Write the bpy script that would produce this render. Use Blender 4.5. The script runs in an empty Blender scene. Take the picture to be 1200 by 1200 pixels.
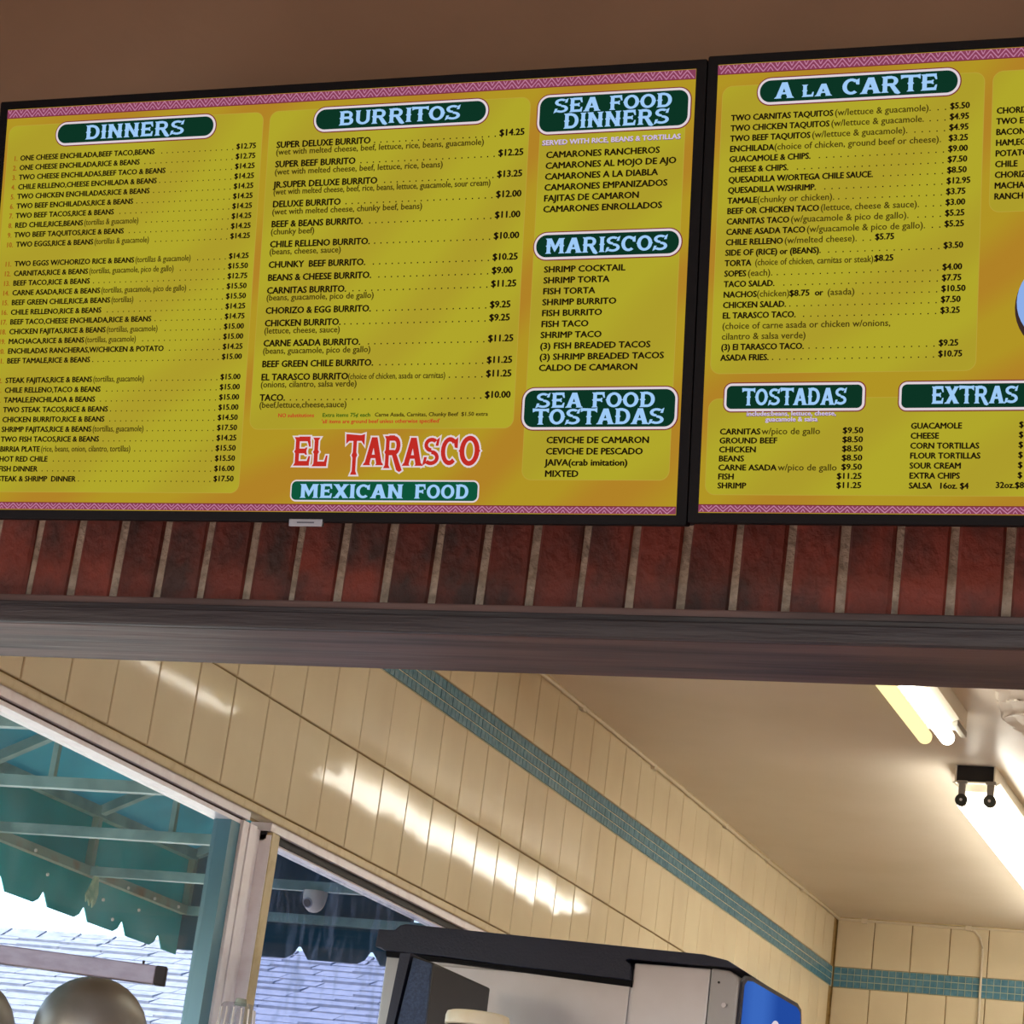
import bpy, bmesh, math, random
from mathutils import Vector, Matrix
random.seed(7)
sc = bpy.context.scene
COL = sc.collection
H = 1.45                                    # height of the photographer's eye; heights below are given relative to it

# ------------------------------------------------------------------ camera
yaw, pitch, roll = 0.38644461, 0.30795271, -0.1308629
M3 = Matrix.Rotation(yaw, 3, 'Z') @ Matrix.Rotation(pitch, 3, 'X') @ Matrix.Rotation(roll, 3, 'Y')
right, fwd, up = M3 @ Vector((1, 0, 0)), M3 @ Vector((0, 1, 0)), M3 @ Vector((0, 0, 1))
cam = bpy.data.objects.new('camera', bpy.data.cameras.new('camera'))
COL.objects.link(cam)
m4 = Matrix((right, up, -fwd)).transposed().to_4x4()
m4.translation = (0, 0, H)
cam.matrix_world = m4
cam.data.sensor_width = 36.0
cam.data.lens = 2878.158 / 1200 * 36
cam.data.clip_start = 0.05
sc.camera = cam

# ------------------------------------------------------------------ world, sun, added fill lights
w = bpy.data.worlds.new('world'); sc.world = w; w.use_nodes = True
wn = w.node_tree; wn.nodes.clear()
wo = wn.nodes.new('ShaderNodeOutputWorld'); wb = wn.nodes.new('ShaderNodeBackground'); ws = wn.nodes.new('ShaderNodeTexSky')
ws.sky_type = 'NISHITA'; ws.sun_disc = False; ws.sun_elevation = math.radians(48); ws.sun_rotation = math.radians(215)
ws.air_density = 1.0; ws.dust_density = 3.0
wb.inputs['Strength'].default_value = 0.9
wn.links.new(ws.outputs[0], wb.inputs[0]); wn.links.new(wb.outputs[0], wo.inputs[0])

def light(name, kind, loc, energy, color, size=None, aim=None, portal=False):
    d = bpy.data.lights.new(name, kind); d.energy = energy; d.color = color
    o = bpy.data.objects.new(name, d); COL.objects.link(o); o.location = loc
    if size: d.shape = 'RECTANGLE'; d.size, d.size_y = size
    if aim: o.rotation_euler = Vector(aim).to_track_quat('-Z', 'Y').to_euler()
    if portal: d.cycles.is_portal = True
    return o
sun = light('sun', 'SUN', (-6, -4, 12), 9.0, (1.0, 0.95, 0.88), aim=(0.42, 0.60, -0.78)); sun.data.angle = 0.01
light('dining_rear_fill', 'AREA', (0.2, -4.0, 1.5), 14, (1.0, 0.86, 0.78), (5.0, 2.8), (0, 1, 0.0))  # area fill added behind the camera, standing in for unseen daylight
light('dining_side_fill', 'AREA', (-2.56, 1.2, 1.35), 17, (1.0, .80, .66), (1.7, 1.9), (1, 0, 0))  # warm fill added at left to grade the brightness of the menu wall
sc.view_settings.view_transform = 'Standard'; sc.view_settings.look = 'None'
sc.view_settings.exposure = 0.0; sc.view_settings.gamma = 1.0; sc.view_settings.use_curve_mapping = False

# ------------------------------------------------------------------ materials
def lin(r, g, b):
    return tuple(((c / 255) / 12.92 if c / 255 <= .04045 else ((c / 255 + .055) / 1.055) ** 2.4) for c in (r, g, b)) + (1.0,)
def pbr(name, rgb, rough=0.5, metal=0.0, spec=0.5, rgb2=None, scale=8.0, stretch=(1, 1, 1), bump=0.0, bscale=None, coat=0.0, trans=0.0, lo=.4, hi=.65, perobj=0.0):
    m = bpy.data.materials.new(name); m.use_nodes = True; nt = m.node_tree; b = nt.nodes['Principled BSDF']
    b.inputs['Base Color'].default_value = rgb; b.inputs['Roughness'].default_value = rough
    b.inputs['Metallic'].default_value = metal; b.inputs['Specular IOR Level'].default_value = spec
    b.inputs['Coat Weight'].default_value = coat; b.inputs['Coat Roughness'].default_value = 0.08
    b.inputs['Transmission Weight'].default_value = trans
    tc = nt.nodes.new('ShaderNodeTexCoord'); mp = nt.nodes.new('ShaderNodeMapping'); mp.inputs['Scale'].default_value = stretch
    geo = nt.nodes.new('ShaderNodeNewGeometry')
    nt.links.new(geo.outputs['Position'], mp.inputs['Vector'])
    last = None
    if rgb2:
        n = nt.nodes.new('ShaderNodeTexNoise'); n.inputs['Scale'].default_value = scale; n.inputs['Detail'].default_value = 6
        nt.links.new(mp.outputs[0], n.inputs['Vector'])
        r = nt.nodes.new('ShaderNodeValToRGB'); r.color_ramp.elements[0].position = lo; r.color_ramp.elements[1].position = hi
        r.color_ramp.elements[0].color = rgb; r.color_ramp.elements[1].color = rgb2
        nt.links.new(n.outputs['Fac'], r.inputs[0]); nt.links.new(r.outputs[0], b.inputs['Base Color']); last = r.outputs[0]
    if perobj:
        oi = nt.nodes.new('ShaderNodeObjectInfo'); mr = nt.nodes.new('ShaderNodeMapRange')
        mr.inputs['To Min'].default_value = 1 - perobj; mr.inputs['To Max'].default_value = 1 + perobj * .6
        nt.links.new(oi.outputs['Random'], mr.inputs['Value'])
        mx = nt.nodes.new('ShaderNodeMix'); mx.data_type = 'RGBA'; mx.blend_type = 'MULTIPLY'; mx.inputs['Factor'].default_value = 1
        if last: nt.links.new(last, mx.inputs['A'])
        else: mx.inputs['A'].default_value = rgb
        nt.links.new(mr.outputs[0], mx.inputs['B']); nt.links.new(mx.outputs['Result'], b.inputs['Base Color'])
    if bump:
        n2 = nt.nodes.new('ShaderNodeTexNoise'); n2.inputs['Scale'].default_value = bscale or scale; n2.inputs['Detail'].default_value = 5
        nt.links.new(mp.outputs[0], n2.inputs['Vector'])
        bp = nt.nodes.new('ShaderNodeBump'); bp.inputs['Strength'].default_value = bump; bp.inputs['Distance'].default_value = 0.01
        nt.links.new(n2.outputs['Fac'], bp.inputs['Height']); nt.links.new(bp.outputs[0], b.inputs['Normal'])
    return m
def emit(name, rgb, strength=1.0, rgb2=None, scale=3.0, dist=6.0, rot=0.9):
    """a lit display pixel colour or a lamp"""
    m = bpy.data.materials.new(name); m.use_nodes = True; nt = m.node_tree; nt.nodes.clear()
    o = nt.nodes.new('ShaderNodeOutputMaterial'); e = nt.nodes.new('ShaderNodeEmission')
    e.inputs[0].default_value = rgb; e.inputs[1].default_value = strength
    nt.links.new(e.outputs[0], o.inputs[0])
    if rgb2:
        tc = nt.nodes.new('ShaderNodeTexCoord'); mp = nt.nodes.new('ShaderNodeMapping'); mp.inputs['Rotation'].default_value = (0, 0, rot)
        wv = nt.nodes.new('ShaderNodeTexWave'); wv.inputs['Scale'].default_value = scale; wv.inputs['Distortion'].default_value = dist
        wv.inputs['Detail'].default_value = 1.0; wv.inputs['Detail Scale'].default_value = 0.6
        nt.links.new(tc.outputs['Object'], mp.inputs[0]); nt.links.new(mp.outputs[0], wv.inputs[0])
        r = nt.nodes.new('ShaderNodeValToRGB'); r.color_ramp.elements[0].position = .25; r.color_ramp.elements[1].position = .95
        r.color_ramp.elements[0].color = rgb; r.color_ramp.elements[1].color = rgb2
        nt.links.new(wv.outputs['Fac'], r.inputs[0]); nt.links.new(r.outputs[0], e.inputs[0])
    return m
def glass(name, tint, refl=0.06, dirt=None, amount=0.0, scale=20, stretch=(1, 1, 1), thr=(.5, .7)):
    m = bpy.data.materials.new(name); m.use_nodes = True; nt = m.node_tree; nt.nodes.clear()
    o = nt.nodes.new('ShaderNodeOutputMaterial'); t = nt.nodes.new('ShaderNodeBsdfTransparent'); g = nt.nodes.new('ShaderNodeBsdfGlossy')
    t.inputs[0].default_value = tint; g.inputs['Roughness'].default_value = 0.02
    lw = nt.nodes.new('ShaderNodeLayerWeight'); lw.inputs[0].default_value = .5
    pw = nt.nodes.new('ShaderNodeMath'); pw.operation = 'POWER'; pw.inputs[1].default_value = 4.5
    fr = nt.nodes.new('ShaderNodeMath'); fr.operation = 'MULTIPLY_ADD'; fr.inputs[1].default_value = .2; fr.inputs[2].default_value = .015
    nt.links.new(lw.outputs['Facing'], pw.inputs[0]); nt.links.new(pw.outputs[0], fr.inputs[0])
    mx = nt.nodes.new('ShaderNodeMixShader'); nt.links.new(fr.outputs[0], mx.inputs[0]); nt.links.new(t.outputs[0], mx.inputs[1]); nt.links.new(g.outputs[0], mx.inputs[2])
    out = mx
    if dirt:
        d = nt.nodes.new('ShaderNodeBsdfDiffuse'); d.inputs[0].default_value = dirt
        tl = nt.nodes.new('ShaderNodeBsdfTranslucent'); tl.inputs[0].default_value = dirt
        ad = nt.nodes.new('ShaderNodeMixShader'); nt.links.new(d.outputs[0], ad.inputs[1]); nt.links.new(tl.outputs[0], ad.inputs[2])
        geo = nt.nodes.new('ShaderNodeNewGeometry'); mp = nt.nodes.new('ShaderNodeMapping'); mp.inputs['Scale'].default_value = stretch
        mp.inputs['Rotation'].default_value = (0.6, 0, 0)
        n = nt.nodes.new('ShaderNodeTexNoise'); n.inputs['Scale'].default_value = scale; n.inputs['Detail'].default_value = 8; n.inputs['Distortion'].default_value = 1.2
        nt.links.new(geo.outputs['Position'], mp.inputs[0]); nt.links.new(mp.outputs[0], n.inputs[0])
        mr = nt.nodes.new('ShaderNodeMapRange'); mr.inputs['From Min'].default_value = thr[0]; mr.inputs['From Max'].default_value = thr[1]
        mr.inputs['To Min'].default_value = 0.03; mr.inputs['To Max'].default_value = amount
        nt.links.new(n.outputs['Fac'], mr.inputs['Value'])
        m2 = nt.nodes.new('ShaderNodeMixShader'); nt.links.new(mr.outputs[0], m2.inputs[0]); nt.links.new(mx.outputs[0], m2.inputs[1]); nt.links.new(ad.outputs[0], m2.inputs[2]); out = m2
    nt.links.new(out.outputs[0], o.inputs[0])
    return m
def canvas_mat(name, rgb):
    m = bpy.data.materials.new(name); m.use_nodes = True; nt = m.node_tree; nt.nodes.clear()
    o = nt.nodes.new('ShaderNodeOutputMaterial'); d = nt.nodes.new('ShaderNodeBsdfDiffuse'); t = nt.nodes.new('ShaderNodeBsdfTranslucent')
    geo = nt.nodes.new('ShaderNodeNewGeometry'); n = nt.nodes.new('ShaderNodeTexNoise'); n.inputs['Scale'].default_value = 5; n.inputs['Detail'].default_value = 5
    r = nt.nodes.new('ShaderNodeValToRGB'); r.color_ramp.elements[0].position = .3; r.color_ramp.elements[1].position = .7
    r.color_ramp.elements[0].color = rgb; r.color_ramp.elements[1].color = tuple(c * 1.5 for c in rgb[:3]) + (1,)
    nt.links.new(geo.outputs['Position'], n.inputs[0]); nt.links.new(n.outputs['Fac'], r.inputs[0])
    nt.links.new(r.outputs[0], d.inputs[0]); nt.links.new(r.outputs[0], t.inputs[0])
    mx = nt.nodes.new('ShaderNodeMixShader'); mx.inputs[0].default_value = .35
    nt.links.new(d.outputs[0], mx.inputs[1]); nt.links.new(t.outputs[0], mx.inputs[2]); nt.links.new(mx.outputs[0], o.inputs[0])
    return m

MAT = dict(
    plaster=pbr('tan_plaster', lin(150, 126, 108), .85, rgb2=lin(142, 119, 102), scale=3, bump=.08, bscale=60),
    brick=pbr('dark_red_brick', lin(122, 54, 44), .7, rgb2=lin(66, 44, 42), scale=16, stretch=(1, 1, .8), bump=.5, bscale=90, perobj=.28, lo=.38, hi=.66),
    mortar=pbr('grey_mortar', lin(170, 156, 142), .95, rgb2=lin(136, 124, 112), scale=60, bump=.6, bscale=160),
    beam=pbr('dark_stained_wood', lin(96, 74, 72), .5, rgb2=lin(50, 40, 42), scale=9, stretch=(.25, 3, 3), bump=.25, bscale=12),
    beamfront=pbr('black_stained_wood', lin(50, 46, 52), .5, rgb2=lin(34, 31, 36), scale=9, stretch=(.3, 3, 4), bump=.4, bscale=14),
    tile=pbr('cream_glazed_tile', lin(228, 215, 184), .06, rgb2=lin(222, 207, 176), scale=4, bump=.09, bscale=4, perobj=.03, spec=.08),
    grout=pbr('brown_yellow_grout', lin(166, 138, 84), .9, rgb2=lin(138, 112, 64), scale=30),
    mosaic=pbr('teal_mosaic_glaze', lin(74, 126, 150), .12, rgb2=lin(104, 154, 176), scale=55, lo=.35, hi=.7),
    mosaic_grout=pbr('pale_mosaic_grout', lin(190, 200, 180), .9),
    ceiling=pbr('cream_gloss_ceiling_paint', lin(224, 214, 200), .38, rgb2=lin(216, 205, 188), scale=2, bump=.12, bscale=7),
    creamtrim=pbr('cream_painted_trim', lin(206, 188, 146), .4, rgb2=lin(186, 164, 120), scale=40, lo=.5, hi=.8),
    whiteframe=pbr('white_window_frame', lin(248, 244, 250), .3, rgb2=lin(232, 222, 228), scale=22, lo=.5, hi=.8),
    groove=pbr('dark_groove', lin(70, 52, 50), .8),
    gasket=pbr('black_gasket', lin(24, 22, 26), .6),
    tealedge=pbr('blue_green_seal', lin(92, 140, 158), .35),
    aqua=pbr('aqua_painted_steel', lin(150, 190, 190), .45, rgb2=lin(110, 150, 150), scale=12),
    rust=pbr('weathered_steel', lin(150, 172, 160), .6, rgb2=lin(158, 130, 104), scale=14, lo=.5, hi=.72),
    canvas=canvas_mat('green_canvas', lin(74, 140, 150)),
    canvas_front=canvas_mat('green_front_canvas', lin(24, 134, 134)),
    canvas_end=canvas_mat('shaded_end_canvas', lin(14, 72, 92)),  # awning canvas darkened, shade on the end panel put into its colour
    rag=pbr('pale_green_cloth', lin(190, 214, 176), .9, rgb2=lin(140, 180, 150), scale=40),
    whiteplastic=pbr('white_plastic', lin(236, 234, 228), .35),
    cream_plastic=pbr('cream_plastic', lin(238, 230, 205), .35, rgb2=lin(228, 214, 180), scale=30),
    lens=pbr('dark_lens', lin(60, 60, 70), .1),
    shingle=pbr('grey_asphalt_shingle', lin(108, 112, 128), .95, rgb2=lin(92, 98, 118), scale=18, bump=.3, bscale=60),
    stucco=pbr('pale_stucco', lin(215, 210, 200), .9, rgb2=lin(200, 196, 186), scale=12),
    fixture=pbr('white_enamel_steel', lin(228, 222, 205), .3),
    darkbox=pbr('dark_open_channel', lin(26, 22, 20), .7),
    socket=pbr('grey_lamp_socket', lin(150, 146, 136), .5),
    tubecap=pbr('dark_metal_tube_cap', lin(70, 72, 66), .35, metal=.7),
    cable=pbr('cream_painted_cable', lin(222, 210, 186), .45),
    black=pbr('black_bezel_plastic', lin(12, 12, 18), .6, spec=.15),
    housing=pbr('charcoal_housing', lin(30, 32, 44), .5, spec=.25),
    silver=pbr('silver_badge', lin(150, 156, 170), .35, metal=.5),
    smudge=pbr('dark_badge_print', lin(70, 76, 92), .5),
    alu=pbr('brushed_aluminium', lin(150, 148, 166), .45, metal=.5, rgb2=lin(138, 134, 152), scale=30, stretch=(.3, 3, 3)),
    dome=pbr('satin_grey_metal', lin(140, 136, 130), .4, metal=.5, rgb2=lin(122, 118, 108), scale=9, bump=.05, bscale=14),
    steel=pbr('brushed_stainless', lin(208, 206, 214), .38, metal=.45, rgb2=lin(198, 194, 200), scale=5, stretch=(1, 1, 1)),
    greysteel=pbr('grey_painted_bracket', lin(172, 172, 178), .35, metal=.2),
    blackplastic=pbr('blue_black_plastic', lin(28, 34, 58), .5, bump=.15, bscale=200),
    bluegrey=pbr('speckled_blue_plastic', lin(42, 58, 90), .6, rgb2=lin(58, 78, 112), scale=220, bump=.2, bscale=260),
    darkgrey=pbr('dark_grey_plastic', lin(40, 38, 38), .45),
    clear=glass('clear_plastic', (.86, .87, .9, 1), dirt=(.9, .92, 1, 1), amount=.5, scale=30, stretch=(1, 1, .1)),
    glass1=glass('window_glass', (.93, .97, .97, 1), dirt=(.62, .70, .72, 1), amount=.10, scale=5, thr=(.45, .8)),
    glass2=glass('dirt_and_reflection_glass', (.68, .72, .80, 1), dirt=(.24, .34, .55, 1), amount=.5, scale=9, stretch=(1, 3.2, .8), thr=(.52, .80)),  # smears are partly dirt, partly reflections painted into the pane
    floor=pbr('tan_quarry_tile', lin(196, 160, 132), .5, rgb2=lin(184, 146, 118), scale=10),
    asphalt=pbr('asphalt', lin(120, 118, 116), .95, rgb2=lin(104, 102, 100), scale=20),
    outwall=pbr('outer_stucco', lin(200, 190, 170), .9),
    tube=emit('fluorescent_tube', (1.0, .95, .82, 1), 17.5),
    tube_dim=emit('yellowed_fluorescent_tube', (1.0, .84, .38, 1), 1.4),
    bluepanel=emit('backlit_blue_panel', lin(34, 74, 158), 1.0, rgb2=lin(58, 104, 190), scale=1.6, dist=1.5, rot=.4),
    # pixels of the menu displays
    s_bg=emit('display_orange', lin(176, 148, 36), 1, rgb2=lin(176, 130, 38), scale=2.2, dist=7, rot=.95),
    s_panel=emit('display_yellow', lin(176, 166, 42), 1, rgb2=lin(172, 156, 42), scale=2.4, dist=6, rot=.85),
    s_edge=emit('display_panel_edge', lin(182, 160, 56), 1),
    s_green=emit('display_green', lin(12, 52, 36), 1),
    s_green2=emit('display_bright_green', lin(14, 84, 58), 1),
    s_white=emit('display_white', lin(222, 208, 214), 1),
    s_blue=emit('display_pale_blue', lin(158, 202, 246), 1),
    s_maroon=emit('display_maroon', lin(120, 40, 50), 1),
    s_red=emit('display_red', lin(190, 44, 36), 1),
    s_text=emit('display_black', lin(30, 20, 8), 1),
    s_text2=emit('display_dark_brown', lin(70, 58, 14), 1),
    s_num=emit('display_number_red', lin(158, 98, 28), 1),
    s_lilac=emit('display_lilac', lin(206, 190, 222), 1),
    s_purple=emit('display_purple_shadow', lin(118, 82, 100), 1),
    s_mag=emit('display_magenta', lin(134, 62, 88), 1),
    s_pink=emit('display_pink', lin(188, 124, 154), 1),
    s_plate=emit('display_plate_blue', lin(140, 174, 232), 1),
    s_plate_edge=emit('display_plate_edge', lin(60, 44, 40), 1),
    s_greentext=emit('display_text_green', lin(60, 96, 20), 1),
)

# ------------------------------------------------------------------ mesh helpers
class MB:
    def __init__(s): s.v, s.f = [], []
    def poly(s, pts):
        n = len(s.v); s.v += [tuple(p) for p in pts]; s.f.append(tuple(range(n, n + len(pts))))
    def box(s, x0, x1, y0, y1, z0, z1):
        n = len(s.v)
        s.v += [(x0, y0, z0), (x1, y0, z0), (x1, y1, z0), (x0, y1, z0), (x0, y0, z1), (x1, y0, z1), (x1, y1, z1), (x0, y1, z1)]
        s.f += [tuple(n + i for i in q) for q in ((0, 3, 2, 1), (4, 5, 6, 7), (0, 1, 5, 4), (1, 2, 6, 5), (2, 3, 7, 6), (3, 0, 4, 7))]
        return s
    def bar(s, a, b, wd, ht=None, upv=(0, 0, 1)):
        a, b = Vector(a), Vector(b); d = (b - a).normalized(); ht = ht or wd
        u = Vector(upv); r = d.cross(u)
        if r.length < 1e-4: r = d.cross(Vector((1, 0, 0)))
        r.normalize(); u = r.cross(d).normalized(); n = len(s.v)
        for p in (a, b):
            for sx, sy in ((-1, -1), (1, -1), (1, 1), (-1, 1)):
                s.v.append(tuple(p + r * sx * wd / 2 + u * sy * ht / 2))
        s.f += [tuple(n + i for i in q) for q in ((0, 1, 2, 3), (7, 6, 5, 4), (0, 4, 5, 1), (1, 5, 6, 2), (2, 6, 7, 3), (3, 7, 4, 0))]
        return s
    def tube(s, pts, r, seg=10, cap=True):
        pts = [Vector(p) for p in pts]; rings = []
        ref = Vector((0, 0, 1))
        for i, p in enumerate(pts):
            d = (pts[min(i + 1, len(pts) - 1)] - pts[max(i - 1, 0)]).normalized()
            a = d.cross(ref)
            if a.length < .05: a = d.cross(Vector((0, 1, 0)))
            a.normalize(); b = a.cross(d).normalized(); rr = r[i] if isinstance(r, (list, tuple)) else r
            n = len(s.v); s.v += [tuple(p + (a * math.cos(t) + b * math.sin(t)) * rr) for t in [2 * math.pi * k / seg for k in range(seg)]]
            rings.append(n)
        for q in range(len(rings) - 1):
            for k in range(seg):
                k2 = (k + 1) % seg; s.f.append((rings[q] + k, rings[q] + k2, rings[q + 1] + k2, rings[q + 1] + k))
        if cap:
            s.f.append(tuple(rings[0] + k for k in range(seg))[::-1]); s.f.append(tuple(rings[-1] + k for k in range(seg)))
        return s
    def lathe(s, prof, c, seg=32):
        n0 = len(s.v)
        for r, z in prof:
            s.v += [(c[0] + r * math.cos(2 * math.pi * k / seg), c[1] + r * math.sin(2 * math.pi * k / seg), c[2] + z) for k in range(seg)]
        for i in range(len(prof) - 1):
            for k in range(seg):
                k2 = (k + 1) % seg; s.f.append((n0 + i * seg + k, n0 + i * seg + k2, n0 + (i + 1) * seg + k2, n0 + (i + 1) * seg + k))
        return s
    def prism(s, pts, a, b, axis='y'):
        """outline pts extruded between a and b along an axis; pts are (x,z) for y, (y,z) for x"""
        f = (lambda p, t: (p[0], t, p[1])) if axis == 'y' else ((lambda p, t: (t, p[0], p[1])) if axis == 'x' else (lambda p, t: (p[0], p[1], t)))
        n = len(s.v); k = len(pts)
        s.v += [f(p, a) for p in pts] + [f(p, b) for p in pts]
        s.f.append(tuple(range(n, n + k))); s.f.append(tuple(range(n + 2 * k - 1, n + k - 1, -1)))
        for i in range(k): s.f.append((n + i, n + (i + 1) % k, n + k + (i + 1) % k, n + k + i))
        return s
    def mesh(s, name, mat, smooth=False, bevel=0.0):
        me = bpy.data.meshes.new(name); me.from_pydata(s.v, [], s.f)
        bm = bmesh.new(); bm.from_mesh(me)
        bmesh.ops.recalc_face_normals(bm, faces=bm.faces)
        if bevel: bmesh.ops.bevel(bm, geom=bm.edges[:], offset=bevel, segments=2, affect='EDGES', profile=.6)
        if smooth:
            for f in bm.faces: f.smooth = True
            for e in bm.edges:
                if len(e.link_faces) == 2 and e.calc_face_angle(0) > math.radians(38): e.smooth = False
        bm.to_mesh(me); bm.free()
        me.materials.append(MAT[mat] if isinstance(mat, str) else mat)
        return me
    def build(s, name, mat, parent=None, **k):
        return obj(name, s.mesh(name, mat, **k), parent)
def obj(name, me, parent=None):
    o = bpy.data.objects.new(name, me); COL.objects.link(o)
    if parent: o.parent = parent
    return o
def tag(o, label, cat, group=None, kind=None):
    o['label'] = label; o['category'] = cat
    if group: o['group'] = group
    if kind: o['kind'] = kind
    return o
def thing(name, label, cat, loc=(0, 0, 0), group=None):
    o = bpy.data.objects.new(name, None); o.empty_display_size = .05; COL.objects.link(o); o.location = loc
    return tag(o, label, cat, group)
def structure(o, label=None, cat=None):
    o['kind'] = 'structure'
    if label: o['label'] = label
    if cat: o['category'] = cat
    return o
def B(*a): return MB().box(*a)
def copy_tree(o, parent=None):
    c = o.copy(); COL.objects.link(c)
    if parent: c.parent = parent
    for ch in list(o.children): copy_tree(ch, c)
    return c

# ================================================================== ROOM
XW = -2.2654            # tiled face of the kitchen's left wall
YB = 9.5                # tiled face of the kitchen's back wall
ZC = 1.5844 + H         # kitchen ceiling
def z(r): return r + H

# floors, ceilings, shells
structure(B(-2.6, 4.0, -4.2, 9.7, -.1, 0).build('floor', 'floor'), 'tan tile floor of the dining side and kitchen', 'floor')
structure(B(-2.42, 3.9, 2.838, 9.65, ZC, ZC + .12).build('ceiling', 'ceiling'), 'cream glossy painted ceiling of the kitchen', 'ceiling')
structure(B(-2.6, 4.0, -4.2, 2.84, 3.9, 4.0).build('ceiling', 'plaster'), 'tan ceiling over the dining side', 'ceiling')
structure(B(3.9, 4.0, -4.2, 9.65, 0, 3.9).build('wall_right', 'plaster'), 'plain right wall of the building', 'wall')
wl2 = MB(); wl2.box(-2.6, -2.5, -4.2, .2, 0, 3.9).box(-2.6, -2.5, 2.2, 2.735, 0, 3.9).box(-2.6, -2.5, .2, 2.2, 0, .5).box(-2.6, -2.5, .2, 2.2, 2.2, 3.9)  # unseen side opening, added only for the fill light
structure(wl2.build('wall_left', 'plaster'), 'tan left wall of the dining side', 'wall')
wr = MB(); wr.box(-2.6, 4.0, -4.2, -4.1, 0, .1).box(-2.6, 4.0, -4.2, -4.1, 3.7, 3.9).box(-2.6, -2.4, -4.2, -4.1, .1, 3.7).box(3.8, 4.0, -4.2, -4.1, .1, 3.7)  # unseen rear opening, enlarged to throw more light on the menu wall
structure(wr.build('wall_rear', 'plaster'), 'dining side wall with a wide window opening', 'wall')

# menu wall above the opening
wf = MB()
wf.box(-2.5, 3.9, 2.735, 2.838, z(.79), 3.9)
wall_front = structure(wf.build('wall_front', 'plaster'), 'tan plaster wall above the serving opening, behind the menu boards', 'wall')
B(-2.5, 3.9, 2.7235, 2.735, z(.79), z(1.012)).build('mortar', 'mortar', wall_front)
bme = []
for k in range(6):
    mb = MB(); x0, x1, z0, z1 = -.0277, .0277, z(.803), z(1.004); y0, y1 = 2.7195, 2.734; c = .0035
    j = [random.uniform(-.0016, .0016) for _ in range(8)]
    mb.v = [(x0, y1, z0), (x1, y1, z0), (x1, y1, z1), (x0, y1, z1)]
    mb.v += [(x0 + j[0], y0 + c, z0), (x1 + j[1], y0 + c, z0), (x1 + j[2], y0 + c, z1), (x0 + j[3], y0 + c, z1)]
    mb.v += [(x0 + c + j[4], y0, z0 + c), (x1 - c + j[5], y0, z0 + c), (x1 - c + j[6], y0, z1 - c), (x0 + c + j[7], y0, z1 - c)]
    mb.f = [(0, 1, 2, 3), (8, 9, 10, 11)]
    for i in range(4):
        i2 = (i + 1) % 4; mb.f += [(i, i2, 4 + i2, 4 + i), (4 + i, 4 + i2, 8 + i2, 8 + i)]
    bme.append(mb.mesh('brick', 'brick'))
jx = -1.7868 + .0652 / 2 - .0652 * 9
k = 0
while jx + k * .0652 < 1.1:
    o = obj('brick', bme[k % 6], wall_front); o.location = (jx + k * .0652, random.uniform(-.001, .0012), 0); k += 1
# beam over the opening
beam = structure(B(-2.5, 3.9, 2.668, 2.838, z(.7567), z(.797)).build('trim_1', 'beam', bevel=.002), 'dark stained wooden lintel beam over the serving opening', 'beam')
mb = MB(); mb.box(-2.5, 3.9, 2.655, 2.668, z(.7567), z(.7785)); mb.build('front_board', 'beamfront', beam, bevel=.002)
mb = MB(); mb.box(-2.5, 3.9, 2.662, 2.7195, z(.779), z(.7865)); mb.build('ledge_moulding', 'beamfront', beam, bevel=.0015)
# jambs of the opening (outside the frame)
structure(B(2.6, 3.9, 2.735, 2.838, 0, z(.79)).build('wall_front', 'plaster'), 'plain wall right of the serving opening', 'wall')
structure(B(-2.5, 2.6, 2.735, 2.838, 0, .95).build('wall_front', 'plaster'), 'low wall under the serving opening', 'wall')

# ---------------- left kitchen wall with two windows
WY0, WY1 = 2.95, 6.5
wl = MB()
wl.box(-2.32, XW - .006, 2.838, YB + .1, z(.868), ZC)
wl.box(-2.42, -2.32, 2.838, YB + .1, z(.96), ZC + .1)
wl.box(-2.42, XW - .006, WY1, YB + .1, 0, z(.868))
wl.box(-2.42, XW - .006, 2.838, WY0, 0, z(.868))
wl.box(-2.42, XW - .006, WY0, WY1, 0, z(-.35))
wall_left = structure(wl.build('wall_left', 'grout'), 'kitchen left wall of cream glazed tiles with a teal mosaic band', 'wall')
PY = .1530; PH0 = 3.4778
def tile_mesh(w_, h_, n):
    c = .0016; g = .0019; t = .006; out = []
    for _ in range(n):
        mb = MB(); a, b = w_ / 2 - g, h_ / 2 - g
        mb.v = [(-a, 0, -b), (a, 0, -b), (a, 0, b), (-a, 0, b)]
        mb.v += [(-a, -(t - c), -b), (a, -(t - c), -b), (a, -(t - c), b), (-a, -(t - c), b)]
        mb.v += [(-a + c, -t, -b + c), (a - c, -t, -b + c), (a - c, -t, b - c), (-a + c, -t, b - c)]
        mb.f = [(8, 9, 10, 11)]
        for i in range(4):
            i2 = (i + 1) % 4; mb.f += [(i, i2, 4 + i2, 4 + i), (4 + i, 4 + i2, 8 + i2, 8 + i)]
        out.append(mb.mesh('tile', 'tile'))
    return out
Z1, Z2, Z3, Z4 = .8865, 1.1045, 1.3125, 1.3900
rows = [(Z1, Z2), (Z2, Z3), (Z4, 1.5844)]
def wall_tile(me, parent, x, y, zz, rot):
    o = obj('tile', me, parent); o.location = (x, y, zz)
    o.rotation_euler = (random.gauss(0, .0035), random.gauss(0, .0008), rot + random.gauss(0, .0035)); return o
for (a, b) in rows:
    tm = tile_mesh(PY, b - a, 1)[0]
    k = -4
    while PH0 + PY * k < YB - .02:
        yc = PH0 + PY * (k + .5)
        if yc + PY / 2 <= YB + .01 and yc - PY / 2 > 2.82: wall_tile(tm, wall_left, XW - .006, yc, z((a + b) / 2), math.pi / 2)
        k += 1
tm = tile_mesh(PY, Z2 - Z1, 1)[0]
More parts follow.
